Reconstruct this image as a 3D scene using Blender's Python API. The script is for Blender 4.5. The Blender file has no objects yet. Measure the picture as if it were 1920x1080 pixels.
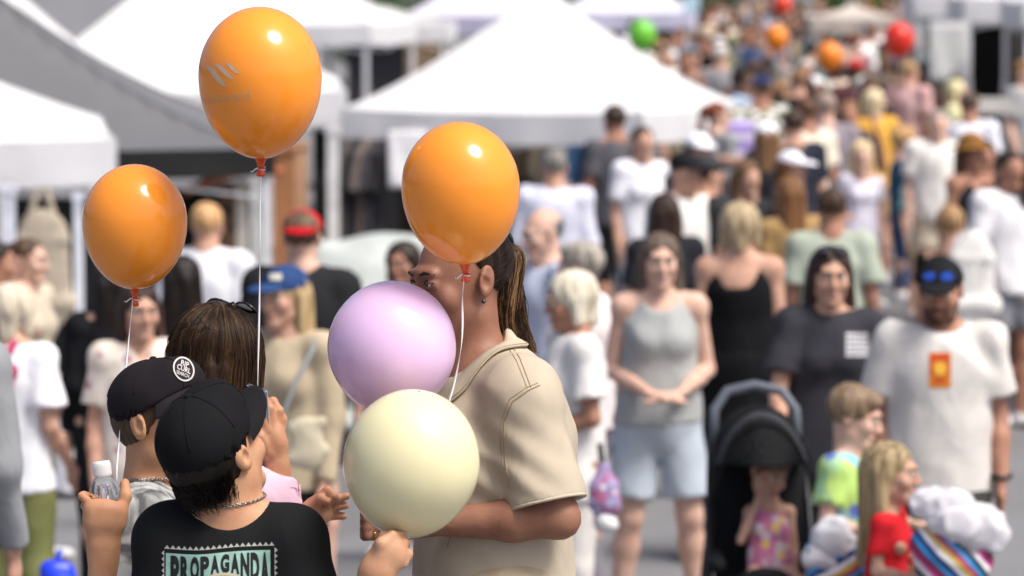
import bpy, bmesh, math, random
import numpy as np
from mathutils import Vector, Matrix, Euler
from mathutils.bvhtree import BVHTree

scene = bpy.context.scene
COL = scene.collection
R = math.radians

# ------------------------------------------------------------------ camera
FP = 6860.0                       # focal length in pixels of a 1920-wide frame
CAMH = 2.85
PITCH = math.atan(625.0 / FP)
cam_d = bpy.data.cameras.new('camera')
cam = bpy.data.objects.new('camera', cam_d)
COL.objects.link(cam)
scene.camera = cam
cam.location = (0, 0, CAMH)
cam.rotation_euler = (math.pi / 2 - PITCH, 0, 0)
cam_d.sensor_width = 36.0
cam_d.lens = 36.0 * FP / 1920.0
cam_d.clip_start = 0.1
cam_d.clip_end = 2000
cam_d.dof.use_dof = True
cam_d.dof.focus_distance = 6.95
cam_d.dof.aperture_fstop = 4.4
cam_d.dof.aperture_blades = 0

# ------------------------------------------------------------------ sky, sun, exposure
SUN_EL, SUN_AZ = 58.0, 125.0       # azimuth clockwise from +Y (view direction)
world = bpy.data.worlds.new('World')
scene.world = world
world.use_nodes = True
wn = world.node_tree
bg = wn.nodes['Background']
sky = wn.nodes.new('ShaderNodeTexSky')
sky.sky_type = 'NISHITA'
sky.sun_disc = False
sky.sun_elevation = R(SUN_EL)
sky.sun_rotation = R(SUN_AZ)
sky.air_density = 0.55
sky.dust_density = 4.5
sky.ozone_density = 0.6
wn.links.new(sky.outputs[0], bg.inputs[0])
bg.inputs[1].default_value = 0.11
sun_d = bpy.data.lights.new('sun', 'SUN')
sun_d.energy = 2.0
sun_d.angle = R(22)
sun_d.color = (1.0, 0.965, 0.91)
sun = bpy.data.objects.new('sun', sun_d)
COL.objects.link(sun)
_sd = Vector((math.sin(R(SUN_AZ)) * math.cos(R(SUN_EL)), math.cos(R(SUN_AZ)) * math.cos(R(SUN_EL)), math.sin(R(SUN_EL))))
sun.rotation_euler = (-_sd).to_track_quat('-Z', 'Y').to_euler()
vs = scene.view_settings
vs.view_transform = 'Standard'
vs.look = 'None'
vs.gamma = 1.0
vs.use_curve_mapping = False
vs.exposure = 0.76
scene.cycles.max_bounces = 6
scene.cycles.transparent_max_bounces = 8
scene.cycles.use_denoising = True
scene.cycles.sample_clamp_indirect = 6.0

# ------------------------------------------------------------------ projection helpers (photograph pixels -> places)
_cp, _sp = math.cos(PITCH), math.sin(PITCH)
FWD = Vector((0, _cp, -_sp))
UPV = Vector((0, _sp, _cp))
RGT = Vector((1, 0, 0))
CAM = Vector((0, 0, CAMH))

def at(px, py, depth):
    px, py, depth = float(px), float(py), float(depth)
    return CAM + depth * (FWD + (px - 960) / FP * RGT - (py - 540) / FP * UPV)

def sstep(a, b, x):
    t = min(1.0, max(0.0, (x - a) / (b - a)))
    return t * t * (3 - 2 * t)

def ground(x, y):
    # near ground a little higher than the street, the left side falls away towards the stalls
    near = 0.55 * (1 - min(1.0, max(0.0, (y - 8.2) / 5.6)))
    dip = -0.55 * sstep(15, 24, y) * (1 - sstep(-1.3, 1.3, x - 0.02 * (y - 20)))
    return near + dip

def stand(px, py, height):
    """depth and ground point of something whose top, `height` above the ground, shows at pixel (px, py)"""
    d = 12.0
    for _ in range(60):
        p = at(px, py, d)
        zt = ground(p.x, p.y) + height
        # z(d) = CAMH - d*c ; want z = zt
        c = (CAMH - p.z) / d
        nd = (CAMH - zt) / c
        d = d + 0.5 * (nd - d)
        d = min(400, max(3, d))
    p = at(px, py, d)
    return Vector((p.x, p.y, ground(p.x, p.y))), FP / d

# ------------------------------------------------------------------ materials
def lin(h):
    h = h.lstrip('#')
    v = [int(h[i:i + 2], 16) / 255.0 for i in (0, 2, 4)]
    return tuple(((c + 0.055) / 1.055) ** 2.4 if c > 0.04045 else c / 12.92 for c in v) + (1.0,)

_mats = {}
def _new(name):
    m = bpy.data.materials.new(name)
    m.use_nodes = True
    nt = m.node_tree
    return m, nt, nt.nodes['Principled BSDF']

def _noise(nt, scale, detail=3, coord='Object', scl=None, dist=0.0):
    tc = nt.nodes.new('ShaderNodeTexCoord')
    n = nt.nodes.new('ShaderNodeTexNoise')
    n.inputs['Scale'].default_value = scale
    n.inputs['Detail'].default_value = detail
    n.inputs['Distortion'].default_value = dist
    src = tc.outputs[coord]
    if scl:
        mp = nt.nodes.new('ShaderNodeMapping')
        mp.inputs['Scale'].default_value = scl
        nt.links.new(src, mp.inputs[0]); src = mp.outputs[0]
    nt.links.new(src, n.inputs['Vector'])
    return n

def _ramp(nt, src, stops, interp='LINEAR'):
    r = nt.nodes.new('ShaderNodeValToRGB')
    r.color_ramp.interpolation = interp
    e = r.color_ramp.elements
    while len(e) < len(stops): e.new(0.5)
    for el, (p, c) in zip(e, stops):
        el.position = p; el.color = c
    nt.links.new(src, r.inputs[0])
    return r

def mulc(c, f):
    return (min(1, c[0] * f), min(1, c[1] * f), min(1, c[2] * f), 1)

def _bump(nt, src, bsdf, strength, dist):
    b = nt.nodes.new('ShaderNodeBump')
    b.inputs['Strength'].default_value = strength
    b.inputs['Distance'].default_value = dist
    nt.links.new(src, b.inputs['Height'])
    nt.links.new(b.outputs[0], bsdf.inputs['Normal'])
    return b

def cloth(hexc, rough=0.85, fold=1.0, pattern=None, c2=None, c3=None, scale=1.0):
    key = ('cloth', hexc, rough, fold, pattern, c2, c3, scale)
    if key in _mats: return _mats[key]
    m, nt, b = _new('cloth_' + hexc.strip('#'))
    c = lin(hexc)
    b.inputs['Roughness'].default_value = rough
    b.inputs['Specular IOR Level'].default_value = 0.14
    b.inputs['Sheen Weight'].default_value = 0.0
    n = _noise(nt, 9, 3, dist=0.6)
    base = _ramp(nt, n.outputs[0], [(0.3, mulc(c, 0.9)), (0.7, mulc(c, 1.08))])
    out = base.outputs[0]
    if pattern:
        tc = nt.nodes.new('ShaderNodeTexCoord')
        if pattern == 'stripes':
            w = nt.nodes.new('ShaderNodeTexWave'); w.bands_direction = 'Z'
            w.inputs['Scale'].default_value = 18 * scale; w.inputs['Distortion'].default_value = 0.6
            nt.links.new(tc.outputs['Object'], w.inputs[0])
            f = _ramp(nt, w.outputs[1], [(0.42, (0, 0, 0, 1)), (0.58, (1, 1, 1, 1))])
        elif pattern == 'tiedye':
            nn = _noise(nt, 16 * scale, 4, dist=1.6, scl=(1, 1, 0.6))
            f = _ramp(nt, nn.outputs[0], [(0.4, (0, 0, 0, 1)), (0.58, (1, 1, 1, 1))])
        elif pattern == 'check':
            w = nt.nodes.new('ShaderNodeTexChecker'); w.inputs['Scale'].default_value = 24 * scale
            nt.links.new(tc.outputs['Object'], w.inputs[0])
            f = _ramp(nt, w.outputs[1], [(0.0, (0, 0, 0, 1)), (1.0, (1, 1, 1, 1))])
        else:
            v = nt.nodes.new('ShaderNodeTexVoronoi'); v.inputs['Scale'].default_value = 22 * scale
            nt.links.new(tc.outputs['Object'], v.inputs['Vector'])
            f = _ramp(nt, v.outputs['Color'], [(0.35, (0, 0, 0, 1)), (0.5, (1, 1, 1, 1))])
        mx = nt.nodes.new('ShaderNodeMixRGB')
        nt.links.new(f.outputs[0], mx.inputs[0]); nt.links.new(out, mx.inputs[1])
        mx.inputs[2].default_value = lin(c2 or '#ffffff'); out = mx.outputs[0]
        if c3:
            v2 = nt.nodes.new('ShaderNodeTexVoronoi'); v2.inputs['Scale'].default_value = 13 * scale
            nt.links.new(tc.outputs['Object'], v2.inputs['Vector'])
            f2 = _ramp(nt, v2.outputs['Distance'], [(0.22, (1, 1, 1, 1)), (0.3, (0, 0, 0, 1))])
            m2 = nt.nodes.new('ShaderNodeMixRGB')
            nt.links.new(f2.outputs[0], m2.inputs[0]); nt.links.new(out, m2.inputs[1])
            m2.inputs[2].default_value = lin(c3); out = m2.outputs[0]
    nt.links.new(out, b.inputs['Base Color'])
    wv = _noise(nt, 7, 2.5, dist=1.2, scl=(1, 1, 0.5))
    fine = _noise(nt, 700, 1)
    ad = nt.nodes.new('ShaderNodeMath'); ad.operation = 'MULTIPLY_ADD'
    nt.links.new(fine.outputs[0], ad.inputs[0]); ad.inputs[1].default_value = 0.035
    nt.links.new(wv.outputs[0], ad.inputs[2])
    _bump(nt, ad.outputs[0], b, 0.5 * fold, 0.022)
    _mats[key] = m
    return m

def skin(hexc):
    key = ('skin', hexc)
    if key in _mats: return _mats[key]
    m, nt, b = _new('skin_' + hexc.strip('#'))
    c = lin(hexc)
    n = _noise(nt, 26, 4)
    r = _ramp(nt, n.outputs[0], [(0.32, (c[0] * .90, c[1] * .80, c[2] * .78, 1)), (0.68, mulc(c, 1.06))])
    nt.links.new(r.outputs[0], b.inputs['Base Color'])
    b.inputs['Roughness'].default_value = 0.52
    b.inputs['Specular IOR Level'].default_value = 0.35
    b.inputs['Subsurface Weight'].default_value = 0.06
    b.inputs['Subsurface Radius'].default_value = (0.012, 0.004, 0.002)
    b.inputs['Subsurface Scale'].default_value = 1.0
    f = _noise(nt, 420, 2)
    _bump(nt, f.outputs[0], b, 0.22, 0.004)
    _mats[key] = m
    return m

def hairm(hexc, hex2=None):
    key = ('hair', hexc, hex2)
    if key in _mats: return _mats[key]
    m, nt, b = _new('hair_' + hexc.strip('#'))
    c = lin(hexc)
    c2 = lin(hex2) if hex2 else mulc(c, 1.9)
    n = _noise(nt, 60, 4, scl=(1, 1, 0.07), dist=0.3)
    r = _ramp(nt, n.outputs[0], [(0.35, mulc(c, 0.75)), (0.68, c2)])
    nt.links.new(r.outputs[0], b.inputs['Base Color'])
    b.inputs['Roughness'].default_value = 0.5
    b.inputs['Specular IOR Level'].default_value = 0.28
    b.inputs['Anisotropic'].default_value = 0.4
    _bump(nt, n.outputs[0], b, 0.7, 0.008)
    _mats[key] = m
    return m

def solid(hexc, rough=0.5, metal=0.0, spec=0.5, var=0.06, scale=20, name=None, coat=0.0):
    key = ('solid', hexc, rough, metal, spec, var, scale, coat)
    if key in _mats: return _mats[key]
    m, nt, b = _new(name or 'paint_' + hexc.strip('#'))
    c = lin(hexc)
    n = _noise(nt, scale, 4)
    r = _ramp(nt, n.outputs[0], [(0.3, mulc(c, 1 - var)), (0.7, mulc(c, 1 + var))])
    nt.links.new(r.outputs[0], b.inputs['Base Color'])
    b.inputs['Roughness'].default_value = rough
    b.inputs['Metallic'].default_value = metal
    b.inputs['Specular IOR Level'].default_value = spec
    b.inputs['Coat Weight'].default_value = coat
    _mats[key] = m
    return m

def canvas(hexc, transl=0.22):
    key = ('canvas', hexc, transl)
    if key in _mats: return _mats[key]
    m, nt, b = _new('canvas_' + hexc.strip('#'))
    c = lin(hexc)
    n = _noise(nt, 1.6, 4, dist=0.8)
    r = _ramp(nt, n.outputs[0], [(0.3, mulc(c, 0.94)), (0.7, c)])
    nt.links.new(r.outputs[0], b.inputs['Base Color'])
    b.inputs['Roughness'].default_value = 0.7
    b.inputs['Specular IOR Level'].default_value = 0.25
    t = nt.nodes.new('ShaderNodeBsdfTranslucent')
    nt.links.new(r.outputs[0], t.inputs[0])
    mx = nt.nodes.new('ShaderNodeMixShader'); mx.inputs[0].default_value = transl
    nt.links.new(b.outputs[0], mx.inputs[1]); nt.links.new(t.outputs[0], mx.inputs[2])
    nt.links.new(mx.outputs[0], nt.nodes['Material Output'].inputs[0])
    _bump(nt, n.outputs[0], b, 0.35, 0.05)
    _mats[key] = m
    return m

def latex(hexc, rough=0.12, sss=0.45, transl=0.0):
    key = ('latex', hexc, rough, sss, transl)
    if key in _mats: return _mats[key]
    m, nt, b = _new('latex_' + hexc.strip('#'))
    c = lin(hexc)
    n = _noise(nt, 14, 3)
    r = _ramp(nt, n.outputs[0], [(0.3, mulc(c, 0.97)), (0.7, mulc(c, 1.03))])
    nt.links.new(r.outputs[0], b.inputs['Base Color'])
    b.inputs['Roughness'].default_value = rough
    b.inputs['Specular IOR Level'].default_value = 0.42
    b.inputs['Subsurface Weight'].default_value = sss
    b.inputs['Subsurface Radius'].default_value = (0.10, 0.08, 0.06)
    b.inputs['Subsurface Scale'].default_value = 1.0
    b.inputs['Coat Weight'].default_value = 0.15
    b.inputs['Coat Roughness'].default_value = 0.22
    _mats[key] = m
    return m

# ------------------------------------------------------------------ objects
def tag(o, label=None, cat=None, group=None, kind=None):
    if label: o['label'] = label
    if cat: o['category'] = cat
    if group: o['group'] = group
    if kind: o['kind'] = kind
    return o

def empty(name, loc=(0, 0, 0), rz=0.0):
    o = bpy.data.objects.new(name, None)
    o.empty_display_size = 0.1
    o.location = loc
    o.rotation_euler = (0, 0, rz)
    COL.objects.link(o)
    return o

def mesh_np(name, V, Fc, smooth=True):
    """V (n,3) array, Fc (m,k) array of equal-length faces (or a list of arrays)"""
    me = bpy.data.meshes.new(name)
    groups = Fc if isinstance(Fc, list) else [Fc]
    V = np.ascontiguousarray(V, dtype=np.float32)
    me.vertices.add(len(V))
    me.vertices.foreach_set('co', V.ravel())
    nl = sum(g.size for g in groups); nf = sum(len(g) for g in groups)
    me.loops.add(nl); me.polygons.add(nf)
    me.loops.foreach_set('vertex_index', np.concatenate([g.ravel() for g in groups]).astype(np.int32))
    tot = np.concatenate([np.full(len(g), g.shape[1], np.int32) for g in groups])
    start = np.concatenate([[0], np.cumsum(tot)[:-1]]).astype(np.int32)
    me.polygons.foreach_set('loop_start', start)
    me.polygons.foreach_set('loop_total', tot)
    me.polygons.foreach_set('use_smooth', np.full(nf, smooth, bool))
    me.update(calc_edges=True)
    me.validate()
    return me

def obj(name, me, mat=None, parent=None, loc=None, rot=None, scale=None):
    o = bpy.data.objects.new(name, me)
    COL.objects.link(o)
    if mat is not None:
        if len(me.materials) == 0: me.materials.append(None)
        o.material_slots[0].link = 'OBJECT'
        o.material_slots[0].material = mat
    if parent is not None: o.parent = parent
    if loc is not None: o.location = loc
    if rot is not None: o.rotation_euler = rot
    if scale is not None: o.scale = scale
    return o

class MB:
    """plain mesh builder"""
    def __init__(s): s.v = []; s.f = []
    def quad(s, a, b, c, d):
        n = len(s.v); s.v += [tuple(a), tuple(b), tuple(c), tuple(d)]; s.f.append((n, n + 1, n + 2, n + 3))
    def box(s, c, h, rz=0.0):
        n = len(s.v); cx, cy, cz = c; hx, hy, hz = h; cr, sr = math.cos(rz), math.sin(rz)
        for dz in (-1, 1):
            for dx, dy in ((-1, -1), (1, -1), (1, 1), (-1, 1)):
                x, y = dx * hx, dy * hy
                s.v.append((cx + x * cr - y * sr, cy + x * sr + y * cr, cz + dz * hz))
        for q in ((3, 2, 1, 0), (4, 5, 6, 7), (0, 1, 5, 4), (1, 2, 6, 5), (2, 3, 7, 6), (3, 0, 4, 7)):
            s.f.append(tuple(n + i for i in q))
    def tube(s, pts, rad, seg=8, caps=True):
        pts = [Vector(p) for p in pts]
        rads = rad if isinstance(rad, (list, tuple)) else [rad] * len(pts)
        n0 = len(s.v); prev = None
        for i, p in enumerate(pts):
            t = (pts[min(i + 1, len(pts) - 1)] - pts[max(i - 1, 0)])
            if t.length < 1e-9: t = Vector((0, 0, 1))
            t.normalize()
            if prev is None:
                a = Vector((0, 0, 1)) if abs(t.z) < 0.9 else Vector((1, 0, 0))
                u = t.cross(a).normalized()
            else:
                u = (prev - t * prev.dot(t))
                u = u.normalized() if u.length > 1e-6 else t.orthogonal().normalized()
            prev = u; w = t.cross(u)
            for k in range(seg):
                an = 2 * math.pi * k / seg
                s.v.append(tuple(p + rads[i] * (math.cos(an) * u + math.sin(an) * w)))
        for i in range(len(pts) - 1):
            for k in range(seg):
                a = n0 + i * seg + k; b = n0 + i * seg + (k + 1) % seg
                s.f.append((a, b, b + seg, a + seg))
        if caps:
            s.f.append(tuple(n0 + k for k in reversed(range(seg))))
            e = n0 + (len(pts) - 1) * seg
            s.f.append(tuple(e + k for k in range(seg)))
    def lathe(s, prof, seg=24, c=(0, 0, 0)):
        n0 = len(s.v)
        for r, z in prof:
            for k in range(seg):
                an = 2 * math.pi * k / seg
                s.v.append((c[0] + r * math.cos(an), c[1] + r * math.sin(an), c[2] + z))
        for i in range(len(prof) - 1):
            for k in range(seg):
                a = n0 + i * seg + k; b = n0 + i * seg + (k + 1) % seg
                s.f.append((a, b, b + seg, a + seg))
    def mesh(s, name, smooth=True):
        me = bpy.data.meshes.new(name)
        me.from_pydata(s.v, [], s.f)
        if smooth:
            me.polygons.foreach_set('use_smooth', [True] * len(me.polygons))
        me.update()
        return me
    def build(s, name, mat, parent=None, smooth=True, **k):
        return obj(name, s.mesh(name, smooth), mat, parent, **k)

# ------------------------------------------------------------------ implicit surfaces (bodies, clothing, hair)
f32 = np.float32
def npv(v): return np.array(tuple(v), dtype=np.float64)
def nrm(v):
    v = npv(v); l = np.linalg.norm(v)
    return v / l if l > 1e-9 else v

def cone(a, b, ra, rb, k=0.03, flat=1.0, n=None, cap=False, capa=False, op='+'):
    a, b = npv(a), npv(b); r = max(ra, rb)
    return dict(t='c', a=a, b=b, ra=ra, rb=rb, k=k, flat=flat, n=None if n is None else nrm(n), cap=cap, capa=capa, op=op,
                lo=np.minimum(a, b) - r, hi=np.maximum(a, b) + r)

def ell(c, r, k=0.03, M=None, op='+'):
    c = npv(c); r = npv(r)
    if M is None: e = r
    else: e = np.sqrt(((M * r[None, :]) ** 2).sum(1))
    return dict(t='e', c=c, r=r, k=k, M=M, op=op, lo=c - e, hi=c + e)

def half(p, n, k=0.005):
    """keep the side the normal points away from"""
    return dict(t='h', p=npv(p), n=nrm(n), k=k, op='&', lo=None, hi=None)

def _eval(p, X, Y, Z):
    if p['t'] == 'c':
        a, b = p['a'], p['b']; ba = b - a; L2 = max(1e-12, float(ba @ ba))
        px, py, pz = X - f32(a[0]), Y - f32(a[1]), Z - f32(a[2])
        t0 = (px * f32(ba[0]) + py * f32(ba[1]) + pz * f32(ba[2])) / f32(L2)
        t = np.clip(t0, 0, 1)
        rx, ry, rz = px - t * f32(ba[0]), py - t * f32(ba[1]), pz - t * f32(ba[2])
        q = rx * rx + ry * ry + rz * rz
        if p['n'] is not None and p['flat'] != 1.0:
            n = p['n']; dn = rx * f32(n[0]) + ry * f32(n[1]) + rz * f32(n[2])
            q = q + f32(1 / p['flat'] ** 2 - 1) * dn * dn
        d = np.sqrt(q) - (f32(p['ra']) + t * f32(p['rb'] - p['ra']))
        L = f32(math.sqrt(L2))
        if p['cap']: d = np.maximum(d, (t0 - 1) * L)
        if p['capa']: d = np.maximum(d, -t0 * L)
        return d
    if p['t'] == 'e':
        c, r, M = p['c'], p['r'], p['M']
        x, y, z = X - f32(c[0]), Y - f32(c[1]), Z - f32(c[2])
        if M is not None:
            x, y, z = (x * f32(M[0, 0]) + y * f32(M[1, 0]) + z * f32(M[2, 0]),
                       x * f32(M[0, 1]) + y * f32(M[1, 1]) + z * f32(M[2, 1]),
                       x * f32(M[0, 2]) + y * f32(M[1, 2]) + z * f32(M[2, 2]))
        x, y, z = x / f32(r[0]), y / f32(r[1]), z / f32(r[2])
        k0 = np.sqrt(x * x + y * y + z * z)
        k1 = np.sqrt((x / f32(r[0])) ** 2 + (y / f32(r[1])) ** 2 + (z / f32(r[2])) ** 2)
        return k0 * (k0 - 1) / np.maximum(k1, f32(1e-6))
    n, q = p['n'], p['p']
    return (X - f32(q[0])) * f32(n[0]) + (Y - f32(q[1])) * f32(n[1]) + (Z - f32(q[2])) * f32(n[2])

def _axis(lo, hi, h, fine):
    out = [lo]
    while out[-1] < hi:
        x = out[-1]; st = h
        for a, b, hf in fine:
            if a - 0.3 * h <= x < b: st = min(st, hf)
            elif a > x and x + st > a: st = min(st, max(hf, a - x))
        out.append(x + st)
    return np.array(out, dtype=f32)

def make_noise(seed, freq, aniso=(1, 1, 1)):
    rs = np.random.RandomState(seed)
    D = rs.normal(size=(6, 3)) * np.array(aniso); D /= np.linalg.norm(D, axis=1)[:, None]
    E = rs.normal(size=(6, 3)); E /= np.linalg.norm(E, axis=1)[:, None]
    ph = rs.uniform(0, 6.28, (6, 2)); fr = freq * rs.uniform(0.6, 1.6, 6)
    def fn(P):
        s = np.zeros(len(P), f32)
        for i in range(6):
            w = np.sin(P @ E[i].astype(f32) * f32(fr[i] * 0.6) + f32(ph[i, 1])) * 1.3
            s += np.sin(P @ D[i].astype(f32) * f32(fr[i]) + f32(ph[i, 0]) + w)
        return s / 6
    return fn

def field_mesh(prims, h=0.016, fine=None, noise=None, amp=0.0, disp=None, cut=None):
    """prims -> (verts, quads); fine = three lists (x, y, z) of (lo, hi, step)"""
    fine = fine or ([], [], [])
    adds = [p for p in prims if p['op'] == '+']
    lo = np.min([p['lo'] for p in adds], 0) - 2.2 * h - amp
    hi = np.max([p['hi'] for p in adds], 0) + 2.2 * h + amp
    if cut is not None:
        lo = np.maximum(lo, cut[0]); hi = np.minimum(hi, cut[1])
    ax = [_axis(lo[i], hi[i], h, fine[i]) for i in range(3)]
    Fd = np.full([len(a) for a in ax], 0.5, f32)
    for p in prims:
        if p['lo'] is None:
            d = _eval(p, ax[0][:, None, None], ax[1][None, :, None], ax[2][None, None, :])
            k = p['k']; hh = np.maximum(k - np.abs(Fd - d), 0) / k
            Fd = np.maximum(Fd, d) + hh * hh * k * 0.25
            continue
        m = max(p['k'], 2.5 * h)
        i0 = [max(0, int(np.searchsorted(ax[i], p['lo'][i] - m)) - 1) for i in range(3)]
        i1 = [min(len(ax[i]), int(np.searchsorted(ax[i], p['hi'][i] + m)) + 1) for i in range(3)]
        if any(b <= a for a, b in zip(i0, i1)): continue
        sl = tuple(slice(a, b) for a, b in zip(i0, i1))
        d = _eval(p, ax[0][sl[0]][:, None, None], ax[1][sl[1]][None, :, None], ax[2][sl[2]][None, None, :]).astype(f32)
        k = f32(p['k']); A = Fd[sl]
        if p['op'] == '+':
            hh = np.maximum(k - np.abs(A - d), 0) / k
            Fd[sl] = np.minimum(A, d) - hh * hh * k * f32(0.25)
        else:
            d = -d; hh = np.maximum(k - np.abs(A - d), 0) / k
            Fd[sl] = np.maximum(A, d) + hh * hh * k * f32(0.25)
    if noise is not None or disp is not None:
        idx = np.nonzero(np.abs(Fd) < max(0.03, 3 * h))
        P = np.stack([ax[0][idx[0]], ax[1][idx[1]], ax[2][idx[2]]], 1)
        if noise is not None: Fd[idx] += f32(amp) * noise(P)
        if disp is not None: Fd[idx] += disp(P).astype(f32)
    if cut is None:
        Fd[0] = Fd[-1] = 0.5; Fd[:, 0] = Fd[:, -1] = 0.5; Fd[:, :, 0] = Fd[:, :, -1] = 0.5
    return nets(Fd, ax)

def nets(Fd, ax):
    ins = Fd < 0
    n = [s - 1 for s in Fd.shape]
    C = [(i, j, k) for i in (0, 1) for j in (0, 1) for k in (0, 1)]
    def sub(A, c): return A[c[0]:c[0] + n[0], c[1]:c[1] + n[1], c[2]:c[2] + n[2]]
    cnt = np.zeros(n, np.int8)
    for c in C: cnt += sub(ins, c)
    act = (cnt > 0) & (cnt < 8)
    ii = np.nonzero(act)
    N = len(ii[0])
    if N == 0: return np.zeros((0, 3), f32), np.zeros((0, 4), np.int32)
    ids = np.full(n, -1, np.int32); ids[ii] = np.arange(N)
    acc = np.zeros((N, 3), f32); num = np.zeros(N, f32)
    vals = {c: Fd[ii[0] + c[0], ii[1] + c[1], ii[2] + c[2]] for c in C}
    pos = {}
    for a in range(3):
        for e in (0, 1): pos[a, e] = ax[a][ii[a] + e]
    for c in C:
        for a in range(3):
            if c[a]: continue
            c2 = list(c); c2[a] = 1; c2 = tuple(c2)
            va, vb = vals[c], vals[c2]
            m = (va < 0) != (vb < 0)
            t = np.where(m, va / np.where(m, va - vb, 1), 0)
            for q in range(3):
                x = pos[q, c[q]] if q != a else pos[q, 0] + t * (pos[q, 1] - pos[q, 0])
                acc[:, q] += np.where(m, x, 0)
            num += m
    V = acc / num[:, None]
    faces = []
    for a in range(3):
        b, c = (a + 1) % 3, (a + 2) % 3
        s0 = [slice(None)] * 3; s1 = [slice(None)] * 3
        s0[a] = slice(0, -1); s1[a] = slice(1, None)
        A, B = ins[tuple(s0)], ins[tuple(s1)]
        for sgn in (True, False):
            m = (A & ~B) if sgn else (~A & B)
            e = np.stack(np.nonzero(m), 1)
            e = e[(e[:, b] > 0) & (e[:, c] > 0) & (e[:, b] < Fd.shape[b] - 1) & (e[:, c] < Fd.shape[c] - 1)]
            if not len(e): continue
            def cid(db, dc):
                q = e.copy(); q[:, b] -= db; q[:, c] -= dc
                return ids[q[:, 0], q[:, 1], q[:, 2]]
            quad = np.stack([cid(1, 1), cid(0, 1), cid(0, 0), cid(1, 0)], 1)
            if not sgn: quad = quad[:, ::-1]
            faces.append(quad)
    Q = np.concatenate(faces)
    return V, Q[(Q >= 0).all(1)]

def join_np(parts):
    Vs, Fs, o = [], [], 0
    for V, F in parts:
        Vs.append(V); Fs.append(F + o); o += len(V)
    return np.concatenate(Vs), np.concatenate(Fs)

# ------------------------------------------------------------------ people
def rotz(a):
    c, s = math.cos(a), math.sin(a)
    return np.array([[c, -s, 0], [s, c, 0], [0, 0, 1.0]])
def rotx(a):
    c, s = math.cos(a), math.sin(a)
    return np.array([[1.0, 0, 0], [0, c, -s], [0, s, c]])
def roty(a):
    c, s = math.cos(a), math.sin(a)
    return np.array([[c, 0, s], [0, 1.0, 0], [-s, 0, c]])

ARMS = {  # elbow, wrist, fingertip for the left (+x) arm of a 1.75 m figure facing -y
    'down': ((.208, .03, 1.12), (.222, -.06, .88), (.215, -.10, .70)),
    'loose': ((.212, .05, 1.12), (.215, -.13, .94), (.195, -.22, .80)),
    'clasp': ((.222, .04, 1.13), (.085, -.20, 1.06), (-.03, -.225, 1.03)),
    'phone': ((.20, -.06, 1.14), (.08, -.30, 1.25), (.05, -.34, 1.40)),
    'hold': ((.21, .03, 1.13), (.21, -.22, 1.09), (.18, -.37, 1.08)),
    'up': ((.30, -.14, 1.46), (.22, -.22, 1.70), (.19, -.26, 1.86)),
    'reach': ((.36, -.16, 1.33), (.47, -.36, 1.36), (.53, -.52, 1.38)),
    'across': ((.25, -.06, 1.14), (.03, -.24, 1.16), (-.12, -.26, 1.18)),
    'face': ((.26, -.12, 1.16), (.15, -.20, 1.42), (.10, -.18, 1.58)),
    'hip': ((.36, .10, 1.17), (.22, .0, .98), (.15, -.06, .93)),
    'pram': ((.23, -.05, 1.13), (.25, -.30, 1.06), (.22, -.42, 1.04)),
}
LEGS = {
    'stand': ((.092, -.015, .50), (.100, .02, .085), (.115, -.15, .03)),
    'fwd': ((.092, -.16, .52), (.09, -.20, .10), (.10, -.37, .05)),
    'back': ((.092, .02, .50), (.09, .26, .17), (.10, .16, .03)),
    'wide': ((.13, -.02, .50), (.17, .02, .085), (.20, -.14, .03)),
    'sitw': ((.22, -.34, .90), (.30, -.62, .74), (.34, -.70, .86)),
    'sit': ((.11, -.40, .56), (.13, -.52, .22), (.14, -.66, .20)),
}

def skeleton(H=1.75, sex='m', arms=('down', 'down'), legs=('stand', 'stand'), yaw=0, pitch=0, roll=0, hs=None,
             bulk=1.0, lean=0.0, twist=0.0):
    k = H / 1.75
    hs = hs or k
    hz = H - 0.121 * hs
    nz = hz - 0.155 * hs
    kk = nz / 1.455
    S = dict(k=kk, kw=bulk, sex=sex, hs=hs)
    shx = (.178 if sex == 'm' else .152) * (0.85 + 0.15 * bulk) * kk
    def P(x, y, z): return np.array([x * kk, y * kk, z * kk])
    S['pel'] = P(0, .01, .95); S['chest'] = P(0, .012, 1.27); S['neck'] = P(0, .022, 1.455)
    S['head'] = np.array([0, -.012 * hs, hz])
    S['HM'] = rotz(R(yaw)) @ rotx(R(pitch)) @ roty(R(roll))
    for sd, sg in (('L', 1), ('R', -1)):
        S['sh' + sd] = np.array([sg * shx, .015 * kk, 1.405 * kk])
        a = ARMS[arms[0 if sd == 'L' else 1]]
        dx = sg * (shx - .165 * kk)
        for nm, v in zip(('el', 'wr', 'hd'), a):
            q = P(sg * v[0], v[1], v[2]); q[0] += dx; S[nm + sd] = q
        l = LEGS[legs[0 if sd == 'L' else 1]]
        S['hip' + sd] = P(sg * .088, .012, .91)
        for nm, v in zip(('kn', 'an', 'to'), l): S[nm + sd] = P(sg * v[0], v[1], v[2])
    if lean or twist:
        M = rotx(R(lean)) @ rotz(R(twist)); c = S['pel']
        for nm in ('chest', 'neck', 'head', 'shL', 'shR', 'elL', 'elR', 'wrL', 'wrR', 'hdL', 'hdR'):
            S[nm] = c + M @ (S[nm] - c)
    return S

def tframe(S):
    lat = nrm(S['shL'] - S['shR']); up = nrm(S['neck'] - S['pel'])
    back = nrm(np.cross(up, lat)); lat = np.cross(back, up)
    return np.stack([lat, back, up], 1)

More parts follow.
